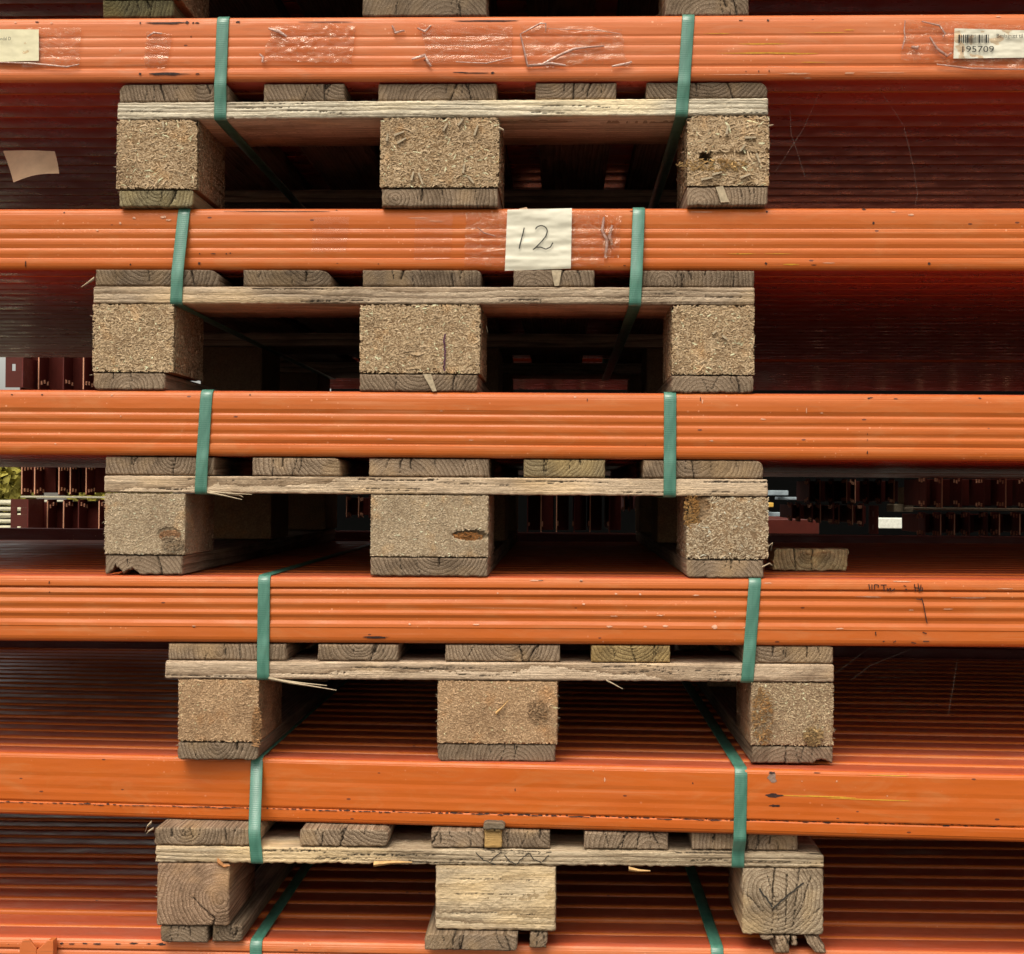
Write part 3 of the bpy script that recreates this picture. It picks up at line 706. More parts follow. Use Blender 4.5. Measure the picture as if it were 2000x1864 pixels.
front = {}
NTH = ['second', 'third', 'fourth', 'fifth', 'sixth', 'seventh', 'eighth', 'ninth', 'tenth', 'eleventh', 'twelfth', 'thirteenth', 'fourteenth', 'fifteenth', 'sixteenth', 'seventeenth', 'eighteenth', 'nineteenth', 'twentieth', 'rearmost']
for i, (by, prof, mat) in enumerate(LAY):
    if i == 0: bot = LV[0][0]; top = (bot[0] + .079, bot[1])  # unseen beam layer added above the frame to block sky light
    else: top = LV[i - 1][4]; bot = LV[i][0]
    H = zl(top, 0) - zl(bot, 0) - .0012
    sl = (top[1] + bot[1]) / 2
    z0 = zl(top, 0) - .0004
    BTOP.append((z0, sl)); BBOT.append((z0 - H, sl)); BY.append(by)
    print('layer', i, 'H', round(H, 4), 'slope', round(sl, 5))
    rot = (0, -math.atan(sl), math.atan(YAW[i])); yw = math.atan(YAW[i])
    if i > 0:
        o = link('steel_beam', front_beam_mesh(prof, H, mat, 11 * i, STP[i]), None, FL[i], 'steel beam', 'orange steel beams')
        o.location = (0, by, z0); o.rotation_euler = rot; front[i] = o
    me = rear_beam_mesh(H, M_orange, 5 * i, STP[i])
    r = np.random.default_rng(i)
    for k in range(0 if i == 0 else 1, NB):
        if i == 0: lb = f'{(["front"] + NTH)[k]} added orange beam on the cut-off upper pallet, unseen above the frame'
        else: lb = f'{NTH[k-1]} orange beam from the front in the {ORD[i]} beam layer'
        o = link('steel_beam', me, None, lb, 'steel beam', 'orange steel beams')
        xj, yj = r.uniform(-.02, .02), k * BW + r.uniform(-.0004, .0004)
        o.location = (xj * math.cos(yw) - yj * math.sin(yw), by + xj * math.sin(yw) + yj * math.cos(yw), z0 - abs(r.normal(0, (.0002, .0008)[i > 4]))); o.rotation_euler = rot

# a taller beam behind the fourth layer
z = P(1700, 1046, 1.22)[1]
o = link('steel_beam', rear_beam_mesh(.10, M_redbrown, 3), None, 'dark red beam standing proud behind the fourth beam layer', 'steel beam', 'orange steel beams')
o.location = (.03 + .35, 1.22, z)

# second bundles directly behind, at the level of the second and third layers
for i, xa_, xb_, n_ in ((2, 380, 2500, 15), (3, 1000, 2300, 15)):
    xa_, xb_ = P(xa_, 900, 1.7)[0], P(xb_, 900, 1.7)[0]; me = None
    Hb = BTOP[i][0] - BBOT[i][0]; sv_ = (X0B, X1B); X0B, X1B = xa_, xb_
    me = rear_beam_mesh(Hb, M_orange, 50 + i, STP[i]); X0B, X1B = sv_
    for k in range(n_):
        o = link('steel_beam', me, None, f'{NTH[k]} beam of the bundle behind the {ORD[i]} orange layer'.replace('second beam', 'first pair beam') if False else f'{(["nearest"] + NTH)[k]} beam of the rear bundle behind the {ORD[i]} orange layer', 'steel beam', 'orange steel beams')
        o.location = (0, 1.27 + k * BW, BTOP[i][0]); o.rotation_euler = (0, -math.atan(BTOP[i][1]), 0)
z = P(1850, 1262, 1.24)[1]
o = link('steel_beam', rear_beam_mesh(.10, M_redbrown, 4), None, 'dark red beam standing proud behind the fifth beam layer', 'steel beam', 'orange steel beams')
o.location = (.45, 1.24, z); o.rotation_euler = (0, .008, 0)

# ---------------------------------------------------------------- straps
def strap(i, pxt, pxb, side):
    """loop round beam layer i and the deck of pallet row i. pxt/pxb: centre px at the top and bottom of its front run"""
    by = BY[i]; T2 = LV[i][2] if i < 6 else LV[6][2]; pY = LV[i][5] + (ROWS[i][-1] * 0 if i < 6 else 0)
    ty = {1: 34, 2: 404, 3: 767, 4: 1127, 5: 1488, 6: 1845}[i]; byp = {1: 230, 2: 594, 3: 966, 4: 1330, 5: 1692, 6: 2050}[i]
    xt = P(pxt, ty, by)[0]; xb = P(pxb, byp, pY)[0]; by = by_at(i, xt)
    zt = zl(BTOP[i], xt); zbm = zl(BBOT[i], xt); zs = zl(T2, xb)
    e = .0011; back = max(by + NB * BW, pY + 1.2)
    fy = min(by, pY + .0)
    pts = [(by + .9, zt + e), (by + .02, zt + e), (by + .006, zt + e), (by + .0015, zt - .001), (by - e, zt - .006)]
    zd = zl(LV[i][0] if i < 6 else LV[6][0], xb)
    if pY < by - .004: pts += [(pY - .0030, zd - .003), (pY - .0034, zd - .012)]     # taut from the top corner to the deck edge
    else: pts += [(by - e - .0006, (zt + zbm) / 2), (by - e - .0004, zbm + .008), (min(by, pY) - e - .0012, zd - .004)]
    pts += [(pY - e - .0008, zs + .018), (pY - e, zs + .003), (pY + .001, zs - .0004), (pY + .004, zs - e), (pY + .05, zs - .002), (pY + .6, zs - .003), (pY + 1.2, zs - e), (back + e, zs + .003), (back + e, zt - .003), (back - .004, zt + e), (by + .9, zt + e)]
    P2 = np.array(pts)
    # resample
    out = []
    for a, b in zip(P2[:-1], P2[1:]):
        L = np.hypot(*(b - a)); n = max(1, int(L / (.004 if L < .12 else .02)))
        out += [a + (b - a) * t for t in np.arange(n) / n]
    A = np.array(out); n = len(A)
    d = np.roll(A, -1, 0) - np.roll(A, 1, 0); d /= np.linalg.norm(d, axis=1)[:, None]
    N = np.stack([d[:, 1], -d[:, 0]], -1)          # outward or inward normal
    s = np.concatenate([[0], np.cumsum(np.linalg.norm(np.diff(A, axis=0), axis=1))])
    f = np.clip((zt - A[:, 1]) / (zt - zs), 0, 1); X = xt + (xb - xt) * f
    hw = .0076; th = .0003
    cs = [(-hw, -th), (-hw * .9, th), (0, th * 1.2), (hw * .9, th), (hw, -th), (0, -th)]
    V = []; G = []
    for (cx, ch) in cs:
        V.append(np.stack([X + cx, A[:, 0] + N[:, 0] * ch, A[:, 1] + N[:, 1] * ch], -1)); G.append(np.stack([np.full(n, cx), s, np.zeros(n)], -1))
    V = np.stack(V, 1).reshape(-1, 3); G = np.stack(G, 1).reshape(-1, 3); m = len(cs)
    idx = np.arange(n * m).reshape(n, m); j = np.roll(np.arange(m), -1); nx_ = np.roll(idx, -1, 0)
    q = np.stack([idx, idx[:, j], nx_[:, j], nx_], -1).reshape(-1, 4)
    me = mesh_np('strap', V, q, (), M_strap, {'gc': ('FLOAT_VECTOR', G)})
    return link('packing_strap', me, None, f'{side} green packing strap around the {ORD[i]} beam layer', 'strap', 'green packing straps round each beam layer')
for i, l, r in ((1, (436, 430), (1345, 1331)), (2, (360, 344), (1248, 1240)), (3, (404, 392), (1309, 1308)), (4, (516, 514), (1475, 1459)), (5, (491, 502), (1444, 1441)), (6, (500, 500), (1401, 1398))):
    strap(i, *l, 'left-hand'); strap(i, *r, 'right-hand')

# ---------------------------------------------------------------- things stuck on beams, marks
def on_beam(i, px, py, d=.0012): return P(px, py, BY[i] - d)
def sheet(name, i, quad, mat, amp=.0006, d=.0014, parent=True, nx=60, nz=40, sc=(60, 90), label=None, irregular=0, fold=0, hug=.8):
    """thin sheet stuck on front of beam i; quad = px corners tl,tr,br,bl"""
    c = [P(*q, BY[i] - d) for q in quad]
    u = np.linspace(0, 1, nx + 1)[None, :]; v = np.linspace(0, 1, nz + 1)[:, None]
    B = lambda k: (c[0][k] * (1 - u) * (1 - v) + c[1][k] * u * (1 - v) + c[2][k] * u * v + c[3][k] * (1 - u) * v)
    X, Z = B(0), B(1)
    sd_ = int(rng.integers(9999))
    if irregular:
        eu = np.clip(1 - np.minimum(u, 1 - u) * 8, 0, 1); ev = np.clip(1 - np.minimum(v, 1 - v) * 8, 0, 1)
        X = X + eu * irregular * fbm(v * 5 + 0 * u, u * 2, sd_ + 4) * np.where(u < .5, 1, 1); Z = Z + ev * irregular * fbm(u * 6 + 0 * v, 3 + v, sd_ + 5)
    Yv = BY[i] - d - amp * (.6 + fbm(X * sc[0], Z * sc[1], sd_)) - amp * .6 * np.abs(fbm(X * sc[0] * .5 + Z * 40, Z * sc[1] * .5 - X * 20, sd_ + 1))
    prf = np.array(smooth_prof(LAY[i][1], BTOP[i][0] - BBOT[i][0])); dz_ = BTOP[i][0] + BTOP[i][1] * X - Z
    Yv = Yv + hug * np.interp(dz_, -prf[:, 0], np.minimum(prf[:, 1], .004))
    V = np.stack([X, Yv, Z], -1).reshape(-1, 3)
    n0 = len(V); V2 = V.copy(); V2[:, 1] += .00012
    id_ = np.arange(n0).reshape(nz + 1, nx + 1)
    q = np.stack([id_[:-1, :-1], id_[1:, :-1], id_[1:, 1:], id_[:-1, 1:]], -1).reshape(-1, 4)
    me = mesh_np(name, V, q, (), mat)
    o = link(name, me, None, label)
    attach(o, front[i]); return o
def attach(o, par):
    o.parent = par; bpy.context.view_layer.update() if False else None
    M = Matrix.Translation(par.location) @ par.rotation_euler.to_matrix().to_4x4()
    o.matrix_parent_inverse = M.inverted()
# torn tape on the topmost beam
sheet('tape', 1, [(50, 54), (159, 55), (154, 130), (40, 132)], M_tape, .0009, .0022, irregular=.002, label='clear tape beside the left paper label')
sheet('paper_label', 1, [(-40, 57), (76, 58), (76, 119), (-40, 122)], M_paper2, .0003, .0030, hug=.1, label='yellowed paper label cut off by the left edge')
sheet('tape', 1, [(285, 62), (336, 66), (325, 134), (283, 132)], M_tape2, .0008, .0018, irregular=.002, label='small brownish tape remnant')
sheet('tape', 1, [(530, 52), (695, 48), (690, 122), (512, 122)], M_tape2, .0016, .0022, irregular=.004, sc=(150, 150), label='crumpled tape right of the left strap')
sheet('tape', 1, [(818, 46), (1000, 50), (1002, 122), (838, 122)], M_tape2, .0008, .0020, irregular=.002, label='flat tape strip with torn left end')
sheet('tape', 1, [(1018, 48), (1212, 58), (1226, 128), (1030, 130)], M_tape, .0016, .0026, irregular=.003, label='tape patch with a diagonal fold')
sheet('tape', 1, [(1768, 40), (2060, 54), (2060, 140), (1757, 118)], M_tape, .0018, .0022, irregular=.003, sc=(90, 90), label='wrinkled tape holding the barcode label')
sheet('paper_label', 1, [(1864, 56), (2090, 62), (2090, 112), (1862, 115)], M_paper, .0009, .0034, sc=(110, 150), hug=.2, label='crumpled barcode label numbered 195709')
# folds along tape edges: real little rolls of film
def crease(i, pts, wd=.0022, mat=None, d=.0036, name='tape_fold'):
    V = []; F = []; pp = [P(a, b, BY[i] - d) for a, b in pts]
    m = 6
    for k, (x, z) in enumerate(pp):
        x2, z2 = pp[min(k + 1, len(pp) - 1)]; x1, z1 = pp[max(k - 1, 0)]
        dx, dz = x2 - x1, z2 - z1; l = math.hypot(dx, dz); nx, nz = -dz / l, dx / l
        w_ = wd * (.35 + .65 * math.sin(math.pi * (k + .5) / len(pp)))
        for j in range(m):
            a = 2 * math.pi * j / m; V.append((x + nx * math.cos(a) * w_ / 2, BY[i] - d - math.sin(a) * w_ * .3, z + nz * math.cos(a) * w_ / 2))
    for k in range(len(pp) - 1):
        for j in range(m): F.append((k * m + j, k * m + (j + 1) % m, (k + 1) * m + (j + 1) % m, (k + 1) * m + j))
    me = bpy.data.meshes.new(name); me.from_pydata(V, [], F); me.materials.append(mat or M_fold); me.polygons.foreach_set('use_smooth', [True] * len(F))
    o = link(name, me); attach(o, front[i]); return o
M_fold = mat_tape('folded_tape', (.85, .70, .62), (.50, .30, .24), .55, .8)
crease(1, [(1016, 66), (1022, 90), (1030, 128), (1060, 126), (1085, 112), (1120, 96), (1150, 92), (1180, 90)], .004)
crease(1, [(1030, 130), (1075, 124), (1105, 128)], .004); crease(1, [(1195, 130), (1228, 124), (1234, 121)], .004)
crease(1, [(1018, 66), (1055, 46), (1066, 46), (1066, 62)], .0025); crease(1, [(1070, 56), (1170, 60), (1210, 66)], .0012)
crease(1, [(804, 116), (830, 108), (836, 122), (842, 130)], .005); crease(1, [(890, 121), (950, 124), (1000, 112)], .0016)
crease(1, [(815, 55), (830, 62), (842, 50)], .0035); crease(1, [(766, 50), (772, 64), (790, 60)], .004)
crease(1, [(1816, 72), (1830, 95), (1850, 110), (1858, 104)], .004); crease(1, [(1800, 42), (1835, 50), (1846, 66), (1842, 72)], .003)
crease(1, [(1780, 92), (1792, 94), (1794, 90)], .005); crease(1, [(1762, 96), (1768, 74), (1766, 60), (1768, 40)], .002)
crease(1, [(0, 122), (60, 124), (130, 131), (155, 126)], .0025); crease(1, [(525, 56), (545, 62), (560, 72)], .005)
crease(1, [(507, 106), (514, 112), (512, 122)], .004); crease(1, [(288, 72), (300, 64), (316, 66)], .003)
crease(1, [(1830, 126), (1900, 134), (2010, 136)], .003); crease(1, [(1500, 130)] + [(1520, 131), (1540, 132)], .0005, M_scr)
# second beam: the sheet marked 12 under tape
sheet('tape', 2, [(811, 424), (885, 420), (880, 505), (808, 508)], M_tape3, .0004, .0014, label='faint tape remnant left of the sheet marked 12')
sheet('tape', 2, [(910, 416), (1183, 411), (1180, 520), (907, 522)], M_tape, .0012, .0020, irregular=.0008, sc=(30, 160), label='clear tape across the sheet marked 12')
sheet('tape', 2, [(1183, 420), (1215, 424), (1208, 502), (1178, 506)], M_tape, .0024, .0026, irregular=.003, sc=(200, 150), label='crumpled tape end right of the sheet marked 12')
sheet('tape', 2, [(612, 424), (682, 424), (676, 492), (608, 492)], M_tape3, .0003, .0012)
sheet('paper_sheet', 2, [(991, 410), (1117, 407), (1115, 525), (986, 529)], M_paper, .0015, .0036, sc=(22, 110), hug=.3, label='white sheet of paper handwritten with the number 12')
crease(2, [(1180, 424), (1176, 450), (1186, 470), (1182, 504)], .005); crease(2, [(1196, 440), (1190, 462), (1196, 478)], .005); crease(2, [(1014, 410), (1028, 408), (1032, 414)], .004, M_kraft)
crease(2, [(932, 444), (945, 455), (968, 462)], .0018)
def ink(name, i, strokes, wd, mat, d, label=None, parent=None):
    mb = MB()
    for st in strokes:
        pp = [P(a, b, BY[i] - d) for a, b in st]
        mb.ribbon(pp, wd, BY[i] - d)
    o = link(name, mb.mesh(name, mat), None, label); attach(o, parent or front[i]); return o
def arc(c, rx, ry, a0, a1, n=12): return [(c[0] + rx * math.cos(math.radians(a)), c[1] + ry * math.sin(math.radians(a))) for a in np.linspace(a0, a1, n)]
two = arc((1057, 452), 12, 11, 200, 350, 9) + [(1069, 452), (1066, 462), (1056, 474), (1044, 486), (1041, 488)] + arc((1046, 482), 5, 4, 120, 300, 5)[:0] + [(1048, 483), (1056, 483), (1066, 487), (1075, 483), (1080, 474)]
ink('handwriting', 2, [[(1024, 445), (1021, 458), (1017, 472), (1014, 486)], two], .0013, M_ink, .0064, 'handwritten black 12')
# printed labels
def text(i, s, px, py, size, mat, d=.0062, xs=1.0):
    cu = bpy.data.curves.new('printed_text', 'FONT'); cu.body = s; cu.size = size; cu.resolution_u = 3
    tmp = bpy.data.objects.new('tmp', cu); COL.objects.link(tmp)
    me = bpy.data.meshes.new_from_object(tmp); bpy.data.objects.remove(tmp)
    me.materials.clear(); me.materials.append(mat)
    x, z = P(px, py, BY[i] - d)
    for v in me.vertices: v.co = (x + v.co.x * xs, BY[i] - d, z + v.co.y)
    me.name = 'printed_text'
    o = link('printed_text', me); attach(o, front[i]); return o
text(1, '195709', 1875, 102, .0105, M_ink, xs=1.30)
text(1, 'Beslagsæt til', 1946, 74, .0068, M_ink, xs=.95)
text(1, 'andal D', -2, 79, .0060, M_ink, xs=.8)
bars = []; x = 1872
r = np.random.default_rng(5)
while x < 1932: w_ = r.choice([1.2, 2.2, 3.2]); bars.append((x, w_)); x += w_ + r.choice([1.3, 2.2])
mb = MB()
for bx, w_ in bars:
    (xa, za), (xb, zb) = P(bx, 68, BY[1] - .0062), P(bx + w_, 84, BY[1] - .0062); n = len(mb.v)
    mb.v += [(xa, BY[1] - .0062, zb), (xb, BY[1] - .0062, zb), (xb, BY[1] - .0062, za), (xa, BY[1] - .0062, za)]; mb.f.append((n, n + 1, n + 2, n + 3))
o = link('barcode', mb.mesh('barcode', M_ink)); attach(o, front[1])

# paint chips, scratches: irregular thin flakes on the front faces
def inset_at(i, z_from_top, H):
    pr = LAY[i][1]; return np.interp(z_from_top / H, [a for a, _ in pr], [b for _, b in pr]) / 1000
def marks(name, i, items, mat, d=.0003):
    V = []; F = []; H = BTOP[i][0] - BBOT[i][0]
    r = np.random.default_rng(i * 7 + len(items))
    for (px, py, lx, lz) in items:
        x, z = P(px, py, BY[i]); x, z = P(px, py, by_at(i, x)); n = 14; b = len(V)
        ins = inset_at(i, zl(BTOP[i], x) - z, H)
        sx, sz = lx / 3200, lz / 3200
        V.append((x, 0, z))
        for k in range(n):
            a = 2 * math.pi * k / n; q = r.uniform(.55, 1.15)
            V.append((x + sx * math.cos(a) * q, 0, z + sz * math.sin(a) * q))
        for k in range(n): F.append((b, b + 1 + k, b + 1 + (k + 1) % n))
        for k in range(b, len(V)):
            vx, _, vz = V[k]; V[k] = (vx, by_at(i, vx) - d - .0003 + inset_at(i, zl(BTOP[i], vx) - vz, H), vz)
    me = bpy.data.meshes.new(name); me.from_pydata(V, [], F); me.materials.append(mat)
    o = link(name, me, kind='stuff' if len(items) > 1 else None); attach(o, front[i]); return o
marks('bare_patch', 1, [(325, 45, 78, 5), (365, 44, 9, 8), (377, 45, 4, 4), (385, 45, 9, 3), (274, 45, 3, 6), (330, 145, 90, 6), (274, 145, 6, 6), (386, 145, 10, 3), (72, 43, 10, 3), (465, 43, 10, 4), (373, 72, 3, 4),
       (640, 43, 110, 2), (940, 41, 130, 4), (925, 143, 60, 2.5), (900, 142, 30, 2), (962, 143, 8, 5), (1500, 40, 5, 5), (1447, 40, 8, 2), (1482, 140, 2, 6), (1502, 139, 3, 5), (1457, 140, 2, 4)], M_rust)
marks('pale_scratch', 1, [(30, 44, 5, 4), (100, 45, 5, 4), (235, 98, 4, 4), (1555, 144, 60, 3), (1660, 143, 22, 4), (1578, 152, 20, 3), (1950, 32, 10, 3), (1730, 142, 80, 1.5), (1440, 146, 120, 1.5)], M_scr)
marks('yellow_smear', 1, [(1490, 86, 100, 2.5), (1490, 104, 170, 3), (1560, 105, 120, 2), (1660, 59, 20, 2), (1620, 64, 90, 1.2), (1590, 122, 60, 1.5), (1400, 66, 60, 1.5)], M_yel)
marks('bare_patch', 2, [(545, 413, 250, 1.8), (50, 516, 3, 17), (125, 415, 3, 3), (389, 515, 7, 6), (417, 496, 12, 2), (442, 496, 4, 4), (450, 495, 3, 3), (390, 496, 4, 3), (255, 517, 4, 4), (657, 410, 3, 3), (1498, 414, 5, 5), (1688, 408, 9, 6), (1706, 436, 5, 6),
       (1496, 515, 5, 6), (1590, 518, 12, 2), (1815, 515, 6, 6), (739, 516, 3, 3), (1233, 412, 8, 2), (1220, 519, 8, 2)], M_rust)
marks('pale_scratch', 2, [(262, 426, 8, 4), (320, 424, 14, 5), (330, 430, 12, 4), (235, 436, 5, 5), (190, 450, 6, 3), (370, 452, 3, 4), (1370, 414, 60, 1.8), (1780, 420, 16, 4), (1620, 514, 30, 1.5), (1745, 414, 10, 2), (820, 426, 50, 1.5), (850, 432, 40, 1.5)], M_scr)
marks('yellow_smear', 2, [(1544, 517, 32, 3.5), (1450, 496, 70, 1.6), (1520, 496, 60, 1.2)], M_yel)
marks('bare_patch', 3, [(23, 771, 5, 2.5), (82, 771, 5, 3.5), (488, 771, 3, 3), (1147, 782, 2, 8), (1368, 780, 2, 9), (1697, 778, 7, 4), (1702, 777, 8, 2), (1914, 778, 7, 4), (1694, 884, 3, 7), (1750, 779, 9, 2), (1694, 860, 1.5, 5), (1694, 848, 1.5, 5)], M_rust)
marks('pale_scratch', 3, [(218, 772, 5, 3), (1372, 784, 3, 10), (1575, 802, 2, 12), (1123, 776, 7, 3), (1605, 807, 6, 3), (108, 867, 6, 3), (236, 813, 3, 3), (1490, 819, 12, 3), (1390, 861, 9, 3), (762, 858, 14, 2), (920, 860, 12, 2), (862, 803, 7, 2)], M_scr)
marks('bare_patch', 4, [(737, 1245, 54, 5), (96, 1138, 2, 8), (97, 1157, 2, 5), (379, 1225, 5, 2.5), (1056, 1134, 12, 2), (1135, 1135, 6, 3)], M_rust)
marks('pale_scratch', 4, [(379, 1223, 7, 3), (972, 1159, 4, 3), (1203, 1160, 6, 4), (1250, 1161, 6, 4), (1046, 1134, 24, 3), (1135, 1134, 8, 3), (800, 1219, 5, 4), (930, 1220, 14, 3), (1190, 1224, 18, 4), (1260, 1224, 8, 5), (1300, 1223, 12, 4), (1140, 1180, 7, 4), (1200, 1204, 16, 3), (1290, 1202, 16, 3),
       (1360, 1163, 16, 3), (1397, 1195, 5, 4), (1397, 1205, 5, 3), (1395, 1225, 12, 9), (1460, 1226, 16, 3), (1640, 1228, 20, 3), (1700, 1166, 60, 3), (1900, 1168, 80, 3), (1780, 1192, 10, 3), (1850, 1190, 20, 3), (1960, 1150, 40, 2), (1760, 1136, 40, 2), (1500, 1139, 20, 2)], M_scr)
# scribbles near the right end of beam four
ink('handwriting', 4, [[(1697, 1141), (1699, 1152)], [(1703, 1152), (1703, 1142)], [(1708, 1152), (1708, 1142), (1716, 1143), (1715, 1148)], [(1720, 1143), (1732, 1143)], [(1726, 1143), (1727, 1154)], [(1733, 1149), (1734, 1154), (1739, 1149), (1740, 1154)], [(1741, 1155), (1748, 1150)],
    [(1765, 1144), (1770, 1146)], [(1768, 1152), (1772, 1151)], [(1786, 1141), (1788, 1155)], [(1786, 1148), (1794, 1149)], [(1793, 1140), (1796, 1156)], [(1799, 1142), (1797, 1154), (1802, 1153), (1801, 1147)],
    [(1790, 1170), (1800, 1172)], [(1800, 1168), (1804, 1182), (1808, 1205), (1811, 1218)], [(1710, 1234), (1711, 1242)], [(1802, 1235), (1810, 1238)], [(1803, 1253), (1815, 1253)], [(1745, 1255), (1750, 1252)], [(1780, 1255), (1789, 1257)], [(1724, 1253), (1728, 1253)]], .0012, M_rust, .0009, 'dark scribbled marks')
marks('bare_patch', 5, [(1511, 1554, 36, 8), (1512, 1574, 22, 5), (1508, 1510, 16, 5), (1006, 1543, 2, 7), (1353, 1530, 3, 4), (1595, 1510, 14, 2)], M_rust)
marks('pale_scratch', 5, [(1181, 1523, 3, 9), (1634, 1526, 3, 4), (1159, 1506, 3, 3), (1260, 1504, 5, 2), (1733, 1555, 3, 3), (1566, 1526, 3, 2)], M_scr)
marks('yellow_smear', 5, [(1600, 1556, 160, 3), (1700, 1562, 180, 2.5), (1740, 1515, 90, 2)], M_yel)
marks('grey_smudge', 5, [(1508, 1520, 18, 22)], M_grey)
# grimy seam of beam five
r = np.random.default_rng(55)
seamy = lambda x: 1567 + (x / 2000) * 49
marks('seam_grime', 5, [(x, seamy(x) + r.uniform(-1.2, 1.2), r.uniform(5, 22), r.uniform(1.0, 3.0)) for x in np.arange(2, 2000, 13)], M_rust, .0005)
marks('bare_patch', 6, [(120, 1843, 8, 4), (140, 1844, 14, 3), (165, 1843, 12, 3), (190, 1844, 18, 4), (230, 1844, 14, 3), (260, 1843, 20, 4), (315, 1845, 20, 6), (290, 1844, 10, 3)], M_rust)

# small bracket at the lower left corner
mb = MB()
bx0, bz0 = P(39, 1864, BY[6] - .014); bx1, bz1 = P(105, 1832, BY[6] - .014); bxm = P(72, 1850, BY[6] - .014)[0]
zt6 = zl(BTOP[6], bx0)
mb.prism([(bx0, zt6 - .05), (bxm, zt6 - .05), (bxm, zt6 - .008), (bx0 + .012, zt6 + .003), (bx0 + .004, zt6 + .002), (bx0, zt6 - .006)], BY[6] - .016, BY[6] - .012)
mb.prism([(bxm, zt6 - .05), (bx1, zt6 - .05), (bx1, zt6 + .002), (bx1 - .006, zt6 + .002), (bxm, zt6 - .010)], BY[6] - .0155, BY[6] - .0015)
link('bracket', mb.mesh('bracket', M_orange_worn, False, .0008), None, 'small reddish steel bracket clipped on the lowest beam in the lower left corner', 'bracket')

# crayon and ink on wood
def ink_on(o_par, strokes, wd, mat, Y, name):
    mb = MB()
    for st in strokes:
        mb.ribbon([P(a, b, Y) for a, b in st], wd, Y)
    o = link(name, mb.mesh(name, mat), o_par); return o
def jit(st, n=5, a=.7):
    r = np.random.default_rng(3); out = []
    for (p, q) in zip(st[:-1], st[1:]):
        for k in range(n): t = k / n; out.append((p[0] + (q[0] - p[0]) * t + r.normal(0, a), p[1] + (q[1] - p[1]) * t + r.normal(0, a)))
    return out + [st[-1]]
ink_on(pal5, [jit([(928, 1667), (950, 1682), (968, 1690)]), jit([(978, 1666), (966, 1674), (958, 1684)]), jit([(984, 1671), (1000, 1684), (1008, 1690)]), jit([(1032, 1668), (1018, 1678), (1010, 1688)]), jit([(1034, 1669), (1046, 1680), (1058, 1686)]), jit([(1058, 1686), (1066, 1676), (1072, 1671)])], .0012, M_cray, V5 - .0014, 'crayon_mark')
ink_on(pal5, [jit([(1482, 1737), (1496, 1752), (1508, 1772)]), jit([(1568, 1726), (1548, 1742), (1530, 1756), (1510, 1774)])], .0020, M_cray, V5 - .0010, 'crayon_mark')
pals = [o for o in bpy.data.objects if o.name.startswith('euro_pallet')]
ink_on(pals[2], [jit([(868, 655), (869, 680), (868, 705), (868, 725)], 7, .9)], .0022, M_inkp, -.0022, 'ink_line')

# splinters, wedge, shards on the pallets
def splinter(par, pts, wd, color, Y, dy=.01, name='splinter', mat=None, label=None):
    pp = [P(a, b, Y) for a, b in pts]; n = len(pp); V = []; F = []
    for k, (x, z) in enumerate(pp):
        w_ = wd * (1 - k / (n - .6)) + .0003; y = Y - dy * k / (n - 1)
        V += [(x, y - w_ / 2, z), (x, y, z - w_ / 2), (x, y + w_ / 2, z), (x, y, z + w_ / 2)]
    for k in range(n - 1):
        for j in range(4): F.append((k * 4 + j, k * 4 + (j + 1) % 4, k * 4 + 4 + (j + 1) % 4, k * 4 + 4 + j))
    F.append((0, 1, 2, 3)); F.append(tuple((n - 1) * 4 + j for j in (3, 2, 1, 0)))
    me = bpy.data.meshes.new(name); me.from_pydata(V, [], F); me.materials.append(mat or M_split)
    return link(name, me, par, label)
M_split = mat_simple('pale_splinter', (.50, .40, .27), .8, .5, .4, 200)
splinter(pals[4], [(525, 1325), (570, 1333), (610, 1338), (661, 1345)], .0035, None, -.002, .015)
splinter(pals[4], [(1184, 1329), (1200, 1336), (1216, 1344)], .002, None, -.001)
splinter(pals[4], [(530, 1327), (590, 1334), (640, 1338)], .003, None, -.001, .006)
splinter(pals[3], [(405, 962), (440, 968), (478, 976)], .0026, None, -.001, .015); splinter(pals[3], [(410, 961), (450, 964), (494, 966)], .0028, None, -.001, .006); splinter(pals[3], [(430, 963), (470, 968), (477, 971)], .0018, None, -.001, .006)
splinter(pals[2], [(184, 544), (172, 553), (160, 562)], .004, None, .004, .003)
splinter(pals[2], [(950, 637), (953, 650), (952, 662)], .0015, None, .0, .003)
splinter(pals[3], [(1500, 1068), (1508, 1060), (1503, 1075)], .0015, None, -.001); splinter(pals[3], [(1488, 1108), (1502, 1100), (1506, 1104)], .002, None, -.001)
splinter(pals[5], [(1228, 1697), (1248, 1700), (1270, 1700)], .005, None, V5 - .001, .003, mat=M_fresh)
splinter(pals[5], [(730, 1688), (770, 1684), (805, 1684)], .006, None, V5 - .001, .001, mat=M_fresh)
splinter(pals[5], [(425, 1682), (438, 1692), (450, 1690)], .008, None, V5 - .001, .002, mat=mat_simple('fresh_torn_wood', (.50, .22, .08), .8, .6, .4, 200))
splinter(pals[5], [(296, 1606), (290, 1612), (288, 1622)], .004, None, V5); splinter(pals[5], [(300, 1618), (292, 1622), (290, 1626)], .003, None, V5)
splinter(pals[1], [(974, 250), (984, 256), (986, 268)], .003, None, .0); splinter(pals[1], [(1500, 246), (1508, 248)], .002, None, 0)
r = np.random.default_rng(21)
